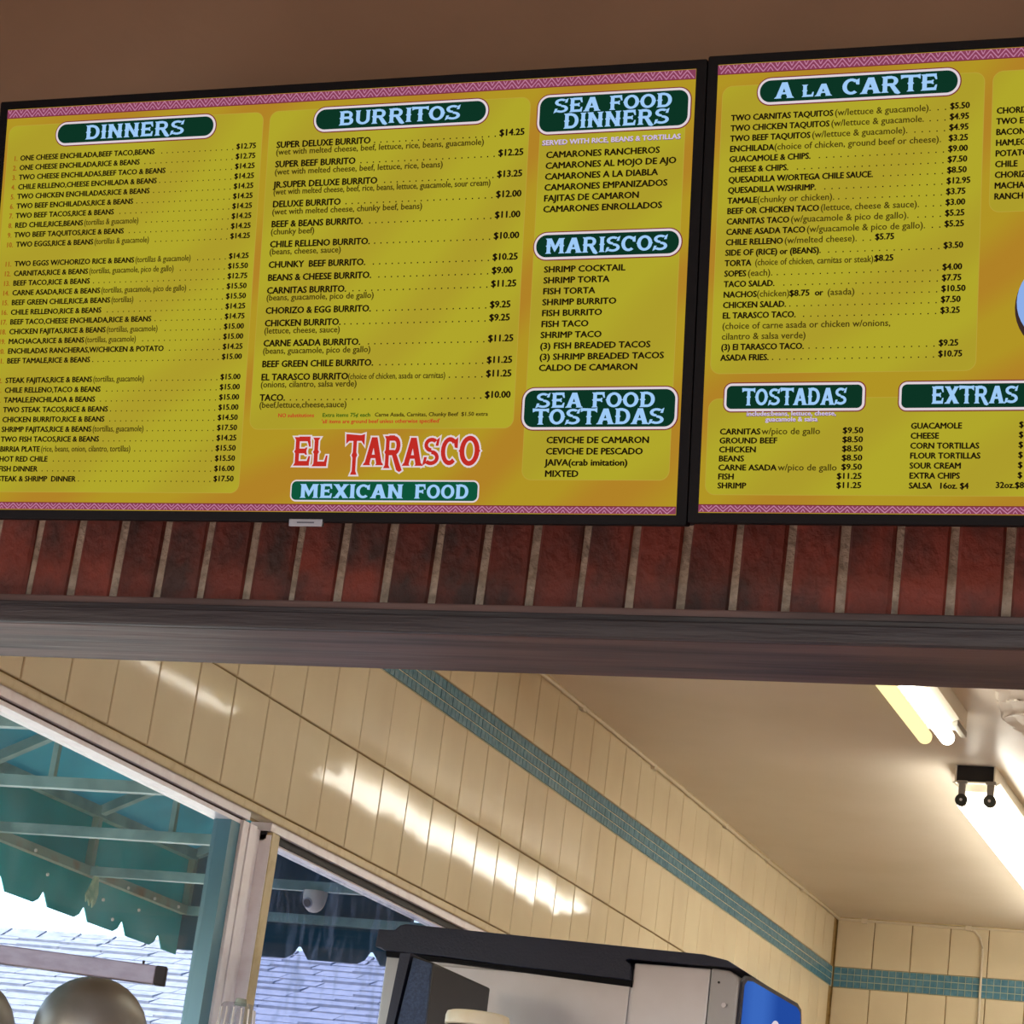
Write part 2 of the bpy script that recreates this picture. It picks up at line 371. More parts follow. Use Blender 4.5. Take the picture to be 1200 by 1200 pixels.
for r in range(4):            # rows lower down beyond the window
    k = math.ceil((WY1 - PH0) / PY)
    while PH0 + PY * (k + 1) < YB + .01:
        wall_tile(tm, wall_left, XW - .006, PH0 + PY * (k + .5), z(Z1 - (Z2 - Z1) * (r + .5)), math.pi / 2); k += 1
def mosaic(parent, along0, along1, pitch, face):
    g = MB(); g2 = MB(); r = (Z4 - Z3) / 3
    n = int((along1 - along0) / pitch)
    for k in range(n):
        for q in range(3):
            a = along0 + k * pitch + .0016; b = along0 + (k + 1) * pitch - .0016
            c = z(Z3 + q * r + .0017); d = z(Z3 + (q + 1) * r - .0017); t = .005 + random.uniform(-.0004, .0006)
            if face == 'x': g.box(XW - .006, XW - .006 + t, a, b, c, d)
            else: g.box(a, b, YB + .006 - t, YB + .006, c, d)
    o = g.build('mosaic_band', 'mosaic', parent); o['kind'] = 'stuff'; o['label'] = 'three rows of small teal mosaic tiles'
    if face == 'x': g2.box(XW - .006, XW - .0035, along0, along1, z(Z3), z(Z4))
    else: g2.box(along0, along1, YB + .0035, YB + .006, z(Z3), z(Z4))
    g2.build('mosaic_grout', 'mosaic_grout', parent)
mosaic(wall_left, 2.85, YB, .0258, 'x')
# bullnose trim over the windows
mb = MB(); mb.box(-2.30, XW + .003, WY0 - .1, WY1, z(.866), z(.884)); mb.build('bullnose_trim', 'creamtrim', wall_left, bevel=.003)

# ---------------- back wall
wall_back = structure(B(-2.42, 4.0, YB + .006, YB + .15, 0, ZC).build('wall_back', 'grout'), 'kitchen back wall of cream tiles with a teal mosaic band', 'wall')
PX = .1490
brow = [(Z3 - .22 * (k + 1), Z3 - .22 * k) for k in range(5)] + [(Z4, 1.5844)]
for (a, b) in brow:
    tm = tile_mesh(PX, b - a, 1)[0]
    for k in range(30):
        wall_tile(tm, wall_back, XW + PX * (k + .5), YB + .006, z((a + b) / 2), 0)
mosaic(wall_back, XW + .002, 2.2, .0271, 'y')

# ---------------- windows
def window_frame(root, y0, y1, dark):
    f = MB(); f.box(-2.318, XW - .003, y0, y1, z(.848), z(.866)); f.build('head_frame', 'whiteframe', root, bevel=.0015)
    g = MB(); g.box(-2.318, XW - .012, y0, y1, z(.8425 if not dark else .832), z(.848)); g.build('groove', 'gasket' if dark else 'groove', root)
    s = MB(); zz = .8425 if not dark else .832
    s.box(-2.318, XW - .006 if not dark else XW - .016, y0, y1, z(zz - (.008 if not dark else .004)), z(zz)); s.build('sash_rail', 'whiteframe', root)
w1 = thing('window_1', 'large window with white frame showing the green awning underside', 'window', (0, 0, 0)); structure(w1)
window_frame(w1, WY0, 4.40, False)
B(-2.303, -2.299, WY0, 4.345, z(-.35), z(.836)).build('glass_pane', 'glass1', w1)
B(-2.310, XW - .006, 4.326, 4.366, z(-.35), z(.834)).build('seal', 'tealedge', w1)
B(-2.310, XW + .001, 4.366, 4.3925, z(-.35), z(.8425)).build('sash_stile', 'whiteframe', w1, bevel=.0015)
B(-2.310, XW - .010, 4.3925, 4.3985, z(-.35), z(.8425)).build('groove', 'groove', w1)
B(-2.310, XW + .001, 4.3985, 4.4305, z(-.35), z(.8425)).build('frame_stile', 'whiteframe', w1, bevel=.0015)
B(-2.318, -2.292, 4.4305, 4.503, z(-.35), z(.848)).build('channel', 'whiteframe', w1)
B(-2.318, XW + .003, WY0, 4.503, z(-.38), z(-.35)).build('sill', 'whiteframe', w1)
w2 = thing('window_2', 'second window with dirty glass and reflections painted in as smears beyond the white post', 'window', (0, 0, 0)); structure(w2)
window_frame(w2, 4.50, WY1, True)
mb = MB(); mb.box(-2.318, XW + .001, 4.503, 4.5375, z(-.35), z(.846)); mb.build('post', 'creamtrim', w2, bevel=.0015)
B(-2.31, XW - .001, 4.500, 4.5032, z(-.35), z(.84)).build('post_liner', 'whiteframe', w2)
B(-2.303, -2.299, 4.537, WY1, z(-.35), z(.835)).build('glass_pane', 'glass2', w2)
B(-2.318, XW + .003, 4.503, WY1, z(-.38), z(-.35)).build('sill', 'whiteframe', w2)

# ================================================================== KITCHEN FITTINGS
# cable along the ceiling corner
pts = [(XW + .007, y, z(1.5775 + .0025 * math.sin(y * 2.1))) for y in [2.9 + i * .22 for i in range(30)]] + [(XW + .007, YB - .012, z(1.577))]
cb = thing('cable', 'cream painted cable clipped along the corner of wall and ceiling', 'cable')
MB().tube(pts, .0055, 8).build('cable_run', 'cable', cb, smooth=True)
bp = [(XW + .007, YB - .008, z(1.577)), (-2.0, YB - .008, z(1.576)), (-1.76, YB - .008, z(1.573)), (-1.725, YB - .008, z(1.566)), (-1.70, YB - .008, z(1.54)), (-1.690, YB - .008, z(1.50)), (-1.688, YB - .008, z(1.3)), (-1.683, YB - .008, z(.9)), (-1.683, YB - .008, z(.2))]
cb = thing('cable', 'cream painted cable along the back wall, dropping down beside the corner', 'cable')
MB().tube(bp, .005, 8).build('cable_drop', 'cable', cb, smooth=True)
MB().tube([(-1.76, YB - .006, z(1.578)), (.5, YB - .006, z(1.576))], .005, 8).build('cable_run', 'cable', cb, smooth=True)
clipm = MB().box(-.004, .012, -.012, .012, -.011, .007).mesh('clip', 'cable', bevel=.002)
cb2 = cb; cb = [o for o in bpy.data.objects if o.name == 'cable'][0]
for y in (3.4, 4.1, 4.9, 5.6, 6.26, 6.95, 7.78, 8.35, 8.87):
    o = obj('clip', clipm, cb); o.location = (XW, y, z(1.578))
for x in (-2.155, -1.747):
    o = obj('clip', clipm, cb2); o.location = (x, YB - .008, z(1.576)); o.rotation_euler = (0, 0, -math.pi / 2)
mb = MB(); mb.box(XW, XW + .012, 2.85, YB, z(1.5804), ZC); mb.box(XW, 3.9, YB - .012, YB, z(1.5804), ZC)
structure(mb.build('trim_2', 'creamtrim'), 'thin cream bead where the tiles meet the ceiling', 'trim')

def fixture(label, x0, x1, y0, y1, tz, txs, mats, group='fluorescent strip lights on the kitchen ceiling', open_end=True):
    r = thing('strip_light', label, 'light', ((x0 + x1) / 2, y0, ZC), group)
    X, Y0, Z0 = r.location
    def L(a): return a
    c = MB(); t = .004; zb = -.050
    hw = (x1 - x0) / 2; ln = y1 - y0
    c.box(-hw, -hw + t, 0, ln, zb, 0).box(hw - t, hw, 0, ln, zb, 0).box(-hw + t, hw - t, .0, ln, zb, zb + t)
    c.build('channel', 'fixture', r)
    B(-hw + t, hw - t, .004, .05, zb + t, -.001).build('open_end', 'darkbox', r)
    mb = MB(); mb.prism([(-hw - .012, zb + .006), (hw + .012, zb + .006), (hw * .55, zb - .022), (-hw * .55, zb - .022)], .02, ln); mb.build('reflector', 'fixture', r)
    for i, (tx, mm) in enumerate(zip(txs, mats)):
        dx = tx - X; dz = tz - ZC
        tb = MB(); tb.tube([(dx, .0, dz), (dx, .012, dz), (dx, .03, dz), (dx, ln - .03, dz), (dx, ln, dz)], [.0135, .0175, .0182, .0182, .0150], 20); tb.build('tube', mm, r, smooth=True)
        if open_end:
            MB().tube([(dx, -.012, dz), (dx, .002, dz)], .0175, 20).build('tube_cap', 'tubecap', r, smooth=True)
            s = MB(); s.box(dx - .010, dx + .010, -.010, -.002, dz, zb + .004); s.box(dx - .014, dx + .014, -.012, .002, zb - .006, zb + .004)
            so = s.build('lamp_holder', 'socket', r, bevel=.002)
            MB().tube([(dx, -.0165, dz), (dx, -.012, dz)], .004, 10).build('pin', 'whiteplastic', so)
    return r
fixture('bare fluorescent strip light with an open dark channel end', -1.316, -1.204, 6.78, 9.2, z(1.482), (-1.2925, -1.213), ('tube', 'tube'))
# nearer fixture, its far end towards the first one
f2 = thing('strip_light', 'yellowed twin tube strip light just under the wooden beam', 'light', (-1.235, 3.76, ZC), 'fluorescent strip lights on the kitchen ceiling')
mb = MB(); mb.box(-.056, .056, 0, 2.42, -.05, 0); mb.build('channel', 'fixture', f2, bevel=.003)
MB().prism([(-.060, -.05), (.060, -.05), (.03, -.062), (-.03, -.062)], 0, 2.36).build('reflector', 'fixture', f2)
for dx, mm in ((-.046, 'tube_dim'), (.012, 'tube')):
    MB().tube([(dx, 0, -.075), (dx, 2.40, -.075), (dx, 2.412, -.075), (dx, 2.42, -.075), (dx, 2.424, -.075)], [.019, .019, .016, .010, .003], 20).build('tube', mm, f2, smooth=True)
mb = MB(); mb.box(.040, .056, 2.30, 2.43, -.066, -.05); mb.build('lamp_holder', 'socket', f2, bevel=.002)
# two unseen rows of strip lights added to brighten the kitchen
fixture('unseen strip light added as fill in the right row, nearer one', 2.55, 2.66, 3.9, 6.3, z(1.482), (2.57, 2.645), ('tube', 'tube'), open_end=False)
fixture('unseen strip light added as fill in the right row, farther one', 2.55, 2.66, 6.78, 9.2, z(1.482), (2.57, 2.645), ('tube', 'tube'), open_end=False)

fixture('unseen strip light added as fill in the middle row, nearer one', 1.95, 2.06, 3.9, 6.3, z(1.482), (1.97, 2.045), ('tube', 'tube'), open_end=False)
fixture('unseen strip light added as fill in the middle row, farther one', 1.95, 2.06, 6.78, 9.2, z(1.482), (1.97, 2.045), ('tube', 'tube'), open_end=False)
# cracked and peeling paint beside the nearer fixture
rk = random.Random(5)
for pl_ in ([(-1.09, 5.80), (-1.075, 5.95), (-1.085, 6.08), (-1.10, 6.22), (-1.085, 6.32), (-1.05, 6.45), (-.98, 6.6)], [(-1.10, 6.20), (-1.05, 6.17), (-1.0, 6.20)], [(-1.08, 6.05), (-1.03, 6.03), (-.97, 6.06)]):
    pp = []
    for (xa, ya), (xb, yb) in zip(pl_, pl_[1:]):
        for q in range(4): pp.append((xa + (xb - xa) * q / 4 + rk.uniform(-.004, .004), ya + (yb - ya) * q / 4 + rk.uniform(-.006, .006)))
    mb = MB()
    for i in range(len(pp) - 1):
        (xa, ya), (xb, yb) = pp[i], pp[i + 1]; wd_ = rk.uniform(.004, .009)
        mb.poly([(xa, ya, ZC), (xb, yb, ZC), (xb + wd_, yb, ZC - .004), (xa + wd_, ya, ZC - .004)])
        mb.poly([(xa + wd_, ya, ZC - .004), (xb + wd_, yb, ZC - .004), (xb + wd_ + .03, yb + .005, ZC), (xa + wd_ + .03, ya + .005, ZC)])
    mb.build('peeling_paint', 'ceiling', bpy.data.objects['ceiling'])

# low partition, counters
ct = thing('counter', 'stainless kitchen counter behind the serving opening', 'counter')
B(-2.25, 2.4, 2.86, 5.1, .86, .90).build('worktop', 'steel', ct, bevel=.003)
B(-2.2, 2.35, 2.9, 5.05, 0, .86).build('cabinet_body', 'whiteplastic', ct)
sh = thing('pass_shelf', 'stainless shelf raised on posts above the counter', 'shelf')
B(-2.2, -1.0, 3.05, 3.75, z(.13), z(.155)).build('shelf_board', 'steel', sh, bevel=.003)
for x in (-2.17, -1.03):
    for y in (3.08, 3.72): B(x - .015, x + .015, y - .015, y + .015, .90, z(.13)).build('post', 'steel', sh)

# ticket rail
ra = thing('ticket_rail', 'aluminium ticket rail with a black end cap at lower left', 'rail')
a, b = Vector((-2.22, 3.0, z(.3815))), Vector((-1.7625, 3.2, z(.3815)))
d = (b - a).normalized()
MB().bar(a, b, .02, .0265).build('rail_bar', 'alu', ra, bevel=.0015)
MB().bar(b, b + d * .016, .022, .0275).build('end_cap', 'gasket', ra, bevel=.002)
MB().tube([b - d * .02 + Vector((0, 0, .012)), b - d * .02 + Vector((0, 0, .019))], .002, 8).build('screw', 'gasket', ra)
MB().bar(a + d * .04 + Vector((0, 0, -.0133)), a + d * .04 + Vector((0, 0, z(.155) - a.z)), .02).build('post', 'alu', ra)
# domed lamps under the rail
def dome(label, x, y, zc, r):
    t = thing('heat_lamp', label, 'lamp', (x, y, z(.155)), 'domed metal heat lamps under the ticket rail')
    zz = z(zc) - z(.155)
    prof = [(r * math.cos(a), r * math.sin(a)) for a in [math.radians(q) for q in (-28, -15, 0, 15, 30, 45, 58, 68, 77, 84, 90)]]
    prof = [(max(p[0], .0005), p[1]) for p in prof]
    MB().lathe(prof, (0, 0, zz), 48).build('shade', 'dome', t, smooth=True)
    MB().tube([(0, 0, 0), (0, 0, zz - r * .3)], .012, 12).build('stem', 'steel', t, smooth=True)
    MB().lathe([(.0005, .012), (.05, .012), (.055, 0), (.0005, 0)], (0, 0, 0), 24).build('base', 'steel', t)
    return t
dome('grey metal domed lamp shade below the rail, the nearer to the centre', -1.911, 3.3, .2975, .0865)
dome('grey metal domed lamp shade cut by the left edge', -2.1406, 3.3, .285, .0865)
# clear cup and white container
c = thing('clear_container', 'clear ribbed plastic container in front of the window post', 'container', (-1.672, 3.3, z(.155)), None)
mb = MB(); n = 40; prof = [(.030, 0), (.0275, .17), (.0255, .203), (.022, .2075), (.0005, .2085)]
mb.lathe(prof, (0, 0, 0), n); mb.build('wall', 'clear', c, smooth=True)
for k in range(14):
    a = 2 * math.pi * k / 14; MB().tube([(.0303 * math.cos(a), .0303 * math.sin(a), .002), (.028 * math.cos(a), .028 * math.sin(a), .17), (.0255 * math.cos(a), .0255 * math.sin(a), .20)], .0013, 6).build('rib', 'whiteplastic', c)
MB().lathe([(.0005, .2155), (.0075, .215), (.009, .209), (.009, .205)], (.003, 0, 0), 16).build('knob', 'rust', c, smooth=True)
c = thing('white_container', 'round cream plastic container lid in front of the dispenser', 'container', (-1.411, 3.6, z(.155)))
MB().lathe([(.0005, 0), (.046, 0), (.0475, .17), (.0475, .232)], (0, 0, 0), 40).build('body', 'cream_plastic', c, smooth=True)
MB().lathe([(.0475, .236), (.0505, .238), (.0505, .250), (.0485, .2565), (.043, .2585), (.0425, .2565), (.0005, .2565)], (0, 0, 0), 40).build('lid', 'cream_plastic', c, smooth=True)

# beverage dispenser
dp = thing('drink_dispenser', 'stainless drink dispenser with a black lid and a blue lit front', 'dispenser', (-1.58, 4.4, .90))
o0 = Vector((-1.58, 4.4, .90))
def D(mb): mb.v = [tuple(Vector(v) - o0) for v in mb.v]; return mb
lid = [(-1.9484, .6478), (-1.914, .6484), (-1.904, .6584), (-1.8918, .6619), (-1.6444, .6555), (-1.4025, .6492), (-1.290, .6465), (-1.245, .6390), (-1.222, .6275), (-1.236, .6260), (-1.300, .6262), (-1.4335, .6278), (-1.4400, .6245), (-1.4290, .6180), (-1.4272, .5885), (-1.6687, .5977), (-1.8102, .6052), (-1.9292, .6081), (-1.9380, .6135), (-1.9501, .6133)]
D(MB().prism([(x, z(h)) for x, h in lid], 4.385, 4.86)).build('lid', 'blackplastic', dp, bevel=.0025)
D(MB().prism([(-1.9292, z(.609)), (-1.9277, z(.5975)), (-1.80, z(.5955)), (-1.4265, z(.5775)), (-1.4265, z(.590)), (-1.6687, z(.5985))], 4.392, 4.86)).build('lid_skirt', 'black', dp, bevel=.001)
D(B(-1.93, -1.276, 4.405, 4.85, .90, z(.612))).build('body', 'steel', dp, bevel=.004)
D(B(-1.929, -1.894, 4.398, 4.42, .92, z(.600))).build('corner_post', 'greysteel', dp, bevel=.004)
D(B(-1.885, -1.4310, 4.399, 4.412, 1.0, z(.590))).build('side_panel', 'steel', dp, bevel=.002)
D(B(-1.4255, -1.2775, 4.396, 4.412, .95, z(.6225))).build('steel_column', 'steel', dp, bevel=.003)
D(MB().prism([(-1.2755, z(.6235)), (-1.240, z(.6215)), (-1.226, z(.612)), (-1.2215, z(.600)), (-1.2215, .95), (-1.2755, .95)], 4.392, 4.85)).build('front_bracket', 'greysteel', dp, bevel=.004)
# blue lit front facing into the kitchen
fr = [(4.40, .6045), (4.425, .6185), (4.46, .6225), (4.82, .6275), (4.855, .620), (4.865, .600), (4.865, -.2), (4.40, -.2)]
D(MB().prism([(y, z(h)) for y, h in fr], -1.2215, -1.216, 'x')).build('panel_rim', 'blackplastic', dp)
fr2 = [(4.415, .600), (4.432, .6105), (4.465, .6145), (4.815, .6185), (4.842, .612), (4.850, .597), (4.850, -.19), (4.415, -.19)]
bl = D(MB().prism([(y, z(h)) for y, h in fr2], -1.216, -1.2145, 'x')).build('lit_panel', 'bluepanel', dp)
cc = [(4.66 + .055 * math.cos(t), z(.515) + .055 * math.sin(t)) for t in [2 * math.pi * k / 32 for k in range(32)]]
D(MB().prism(cc, -1.2145, -1.2138, 'x')).build('white_disc', 's_white', bl)
for (x, h) in ((-1.244, .557),): D(MB().tube([(x, 4.386, z(h)), (x, 4.393, z(h))], .0045, 12)).build('screw', 'steel', dp, smooth=True)
D(MB().tube([(-1.2585, 4.3895, z(.598)), (-1.2585, 4.393, z(.598))], .0022, 8)).build('screw', 'gasket', dp)
# black box standing proud of the side
bx = MB(); bx.prism([(-1.7234, z(.549)), (-1.7024, z(.5505)), (-1.664, z(.5405)), (-1.659, z(.20)), (-1.80, z(.20))], 3.995, 4.003)
box_ = D(MB().prism([(-1.7050, z(.5500)), (-1.6620, z(.5395)), (-1.658, .95), (-1.74, .95)], 4.0, 4.285)).build('black_box', 'darkgrey', dp, bevel=.004)
D(MB().prism([(-1.7000, z(.5450)), (-1.6655, z(.5370)), (-1.6615, z(.43)), (-1.661, .97), (-1.74, .97), (-1.7135, z(.43))], 3.994, 4.001)).build('front_panel', 'bluegrey', box_)
D(MB().prism([(-1.7245, z(.5505)), (-1.7045, z(.5520)), (-1.7175, z(.43)), (-1.765, .95), (-1.79, .95), (-1.7330, z(.43))], 3.990, 4.26)).build('frame_strip', 'blackplastic', box_)
D(MB().box(-1.78, -1.66, 4.28, 4.41, .95, z(.45))).build('support', 'darkgrey', box_)

# ================================================================== OUTSIDE
structure(B(-40, -2.42, -12, 40, -.15, -.02).build('ground', 'asphalt'), 'grey asphalt yard outside the window', 'ground')
aw = thing('awning', 'green canvas awning on a light steel frame outside the window', 'awning', (XW - .055, 4.0, z(.85)))
ao = Vector(aw.location)
def A(mb): mb.v = [tuple(Vector(v) - ao) for v in mb.v]; return mb
XO = XW - .8; Y0, Y2 = 2.1, 5.665; XI = -2.325
ZL, ZU, ZWALL = z(.8475), z(.992), z(1.2821)
frames = [5.665 - .5117 * k for k in range(7)]
for y in frames:
    A(MB().bar((XO, y, ZL), (XI, y, ZL), .020, .022)).build('arm', 'aqua', aw)
    A(MB().bar((XO, y, ZU), (-2.43, y, ZWALL), .022, .022, (0, 0, 1))).build('rafter', 'aqua', aw)
    A(MB().bar((XO, y, ZL), (XO, y, ZU), .018)).build('upright', 'rust', aw)
A(MB().bar((XO, Y0, ZL), (XO, Y2, ZL), .022)).build('lower_rail', 'rust', aw)
A(MB().bar((XO, Y0, ZU), (XO, Y2, ZU), .026)).build('upper_rail', 'aqua', aw)
A(MB().bar((-2.62, Y0, z(1.194)), (-2.62, Y2, z(1.194)), .02)).build('purlin', 'aqua', aw)
for y, x in ((4.130, -2.575), (4.6417, -2.575)): A(MB().bar((x, y, ZL + .01), (x, y, z(1.21)), .012)).build('hanger', 'aqua', aw)
# canvas roof
cv = MB()
n = Vector((ZWALL - ZU, 0, 0)); s0 = (XO - .014, ZU + .016); s1 = (-2.425, ZWALL + .018)
NY = 28
for t_ in (0, .003):
    pass
cv.prism([(s0[0], s0[1]), (s1[0], s1[1]), (s1[0], s1[1] + .003), (s0[0], s0[1] + .003)], Y0, Y2 + .014)
A(cv).build('canvas_roof', 'canvas', aw)
# scalloped front valance and end valance: outline with notches
def hem(a0, a1, marks, base, notch, half):
    pts = [(a0, base)]
    for m_ in marks:
        pts += [(m_ - half * 1.25, base), (m_ - half * .55, base + notch * .35), (m_ - half * .1, base + notch), (m_ + half * .15, base + notch), (m_ + half * .75, base + notch * .3), (m_ + half * 1.0, base)]
    pts.append((a1, base)); return pts
mk = [4.993 + .1925 * k for k in range(-14, 4)]
fp = hem(Y0, Y2 + .014, [m_ for m_ in mk if m_ > Y0 + .05], z(.735), .030, .030) + [(Y2 + .014, ZU + .018), (Y0, ZU + .018)]
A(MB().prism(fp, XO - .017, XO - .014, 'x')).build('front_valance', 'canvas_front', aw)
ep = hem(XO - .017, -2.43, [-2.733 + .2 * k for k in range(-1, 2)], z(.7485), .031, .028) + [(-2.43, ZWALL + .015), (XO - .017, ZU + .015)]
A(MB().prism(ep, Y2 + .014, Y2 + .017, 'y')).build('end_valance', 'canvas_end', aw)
random.seed(3)
for (y, h) in ((4.95, .80), (5.22, .792), (5.33, .842), (5.40, .80), (5.47, .842), (5.60, .846), (5.28, .755), (4.88, .842)):  # white discs stand in for daylight through small holes in the canvas
    A(MB().tube([(XO + .013, y, z(h)), (XO + .017, y, z(h))], .0040, 8)).build('hole_light', 'whiteplastic', aw)
# scrap of cloth tied to the frame
rg = MB()
ol = [(5.150, .862), (5.165, .858), (5.168, .835), (5.178, .80), (5.172, .775), (5.160, .762), (5.156, .782), (5.146, .764), (5.135, .779), (5.128, .770), (5.122, .788), (5.136, .812), (5.148, .835)]
rg.prism([(y, z(h)) for y, h in ol], XO + .020, XO + .0235, 'x')
tag(rg.build('cloth_scrap', 'rag'), 'pale green torn cloth scrap hanging from the awning frame', 'cloth')
# dome camera on the awning arm
dc = thing('dome_camera', 'small white dome security camera hanging under the awning', 'camera', (-2.459, 5.1533, ZL - .011))
MB().lathe([(.0005, 0), (.028, 0), (.029, -.006), (.027, -.018), (.024, -.030), (.018, -.041), (.010, -.047), (.0005, -.049)], (0, 0, 0), 28).build('dome', 'whiteplastic', dc, smooth=True)
ld = Vector((-.15, -.9, -.45)).normalized(); cl = Vector((-.004, -.008, -.023))
MB().tube([cl + ld * .014, cl + ld * .0175], .0125, 20).build('lens_ring', 'silver', dc)
MB().tube([cl + ld * .0165, cl + ld * .019], .0095, 20).build('lens', 'lens', dc)

# neighbouring building with shingle roof
nb = thing('neighbor_building', 'low neighbouring building with a pale grey shingle roof', 'building', (-9, 14, 0))
no = Vector(nb.location)
def N(mb): mb.v = [tuple(Vector(v) - no) for v in mb.v]; return mb
RX0, RX1, RY, RZ, SL = -14.0, -4.6, 14.0, z(1.868), .417
EY = 11.0; EZ = RZ - SL * (RY - EY)
N(B(RX0 + .3, RX1 - .3, EY + .4, 2 * RY - EY - .4, 0, EZ - .02)).build('wall', 'stucco', nb)
N(MB().prism([(EY, EZ - .06), (EY, EZ - .02), (RY, RZ - .02), (2 * RY - EY, EZ - .02), (2 * RY - EY, EZ - .06)], RX0, RX1, 'x')).build('roof_deck', 'stucco', nb)
sg = MB(); ux = Vector((0, 1, SL)).normalized(); un = Vector((0, -SL, 1)).normalized(); EXP = .127
nc = int((Vector((0, RY - EY, RZ - EZ)).length) / EXP)
for r in range(nc + 1):
    base = Vector((0, EY, EZ)) + ux * (r * EXP)
    x = RX0 + random.uniform(-.3, 0)
    while x < RX1:
        wd = random.choice((.28, .31, .34)); th = random.choice((.010, .014, .022)); e = random.uniform(-.006, .006)
        p0 = base + ux * e; p1 = base + ux * (EXP * 1.12)
        if r == nc: p1 = Vector((0, RY, RZ)) + ux * .02
        a = Vector((x, 0, 0)); b_ = Vector((x + wd - .006, 0, 0)); nn = len(sg.v)
        for q in (p0, p1):
            hi_ = th if q is p0 else .004
            for xx in (a, b_): sg.v += [tuple(xx + q), tuple(xx + q + un * hi_)]
        sg.f += [tuple(nn + i for i in q) for q in ((1, 3, 7, 5), (0, 1, 5, 4), (2, 6, 7, 3), (0, 2, 3, 1))]
        x += wd
sgo = N(sg).build('shingles', 'shingle', nb); sgo['kind'] = 'stuff'
rc = MB(); x = RX0
while x < RX1:
    rc.prism([(RY - .13, RZ - .130 * SL + .012), (RY, RZ + .030), (RY + .13, RZ - .130 * SL + .012), (RY, RZ + .012)], x, x + .24, 'x'); x += .26
rco = N(rc).build('ridge_caps', 'shingle', nb); rco['kind'] = 'stuff'

# ================================================================== MENU DISPLAYS
TILT = 0.20464420
SX, SY, SZ = -1.77957419, 2.45478357, 1.39503494
W_, H_ = .941, .529
fcurve = bpy.data.curves.new('lettering', 'FONT'); fobj = bpy.data.objects.new('lettering', fcurve); COL.objects.link(fobj)
fcurve.resolution_u = 2; fcurve.size = 1
_wc = {}
def raw_text(s, off):
    key = (s, off)
    if key not in _wc:
        fcurve.body = s; fcurve.offset = off
        bpy.context.view_layer.update()
        me = fobj.to_mesh(); vs = [(v.co.x, v.co.y) for v in me.vertices]; fs = [tuple(p.vertices) for p in me.polygons]
        fobj.to_mesh_clear()
        _wc[key] = (vs, fs, max([v[0] for v in vs]) if vs else 0)
    return _wc[key]
def put_text(mb, s, x, y, cap, xs, off=.0, align='L', zz=0.0, fit=None):
    bold = 0.0
    if 0 < off < .04: bold, off = off * 4.6, 0.0
    vs, fs, wd = raw_text(s, off); k = cap / .69
    if fit: xs = fit / (wd * k)
    if align == 'R': x -= wd * k * xs
    if align == 'C': x -= wd * k * xs / 2
    for dx, dy in (((-bold, 0), (bold, 0), (0, bold * .6), (0, -bold * .6)) if bold else ((0, 0),)):
        n = len(mb.v); mb.v += [(x + a * k * xs + dx * cap, y + b * k + dy * cap, zz) for a, b in vs]; mb.f += [tuple(i + n for i in f) for f in fs]
    return x + wd * k * xs, xs
def rrect(cx, cy, w, h, r, seg=8):
    pts = []
    for (sx, sy, a0) in ((1, 1, 0), (-1, 1, 90), (-1, -1, 180), (1, -1, 270)):
        for k in range(seg + 1):
            a = math.radians(a0 + 90 * k / seg); pts.append((cx + sx * (w / 2 - r) + r * math.cos(a), cy + sy * (h / 2 - r) + r * math.sin(a)))
    return pts
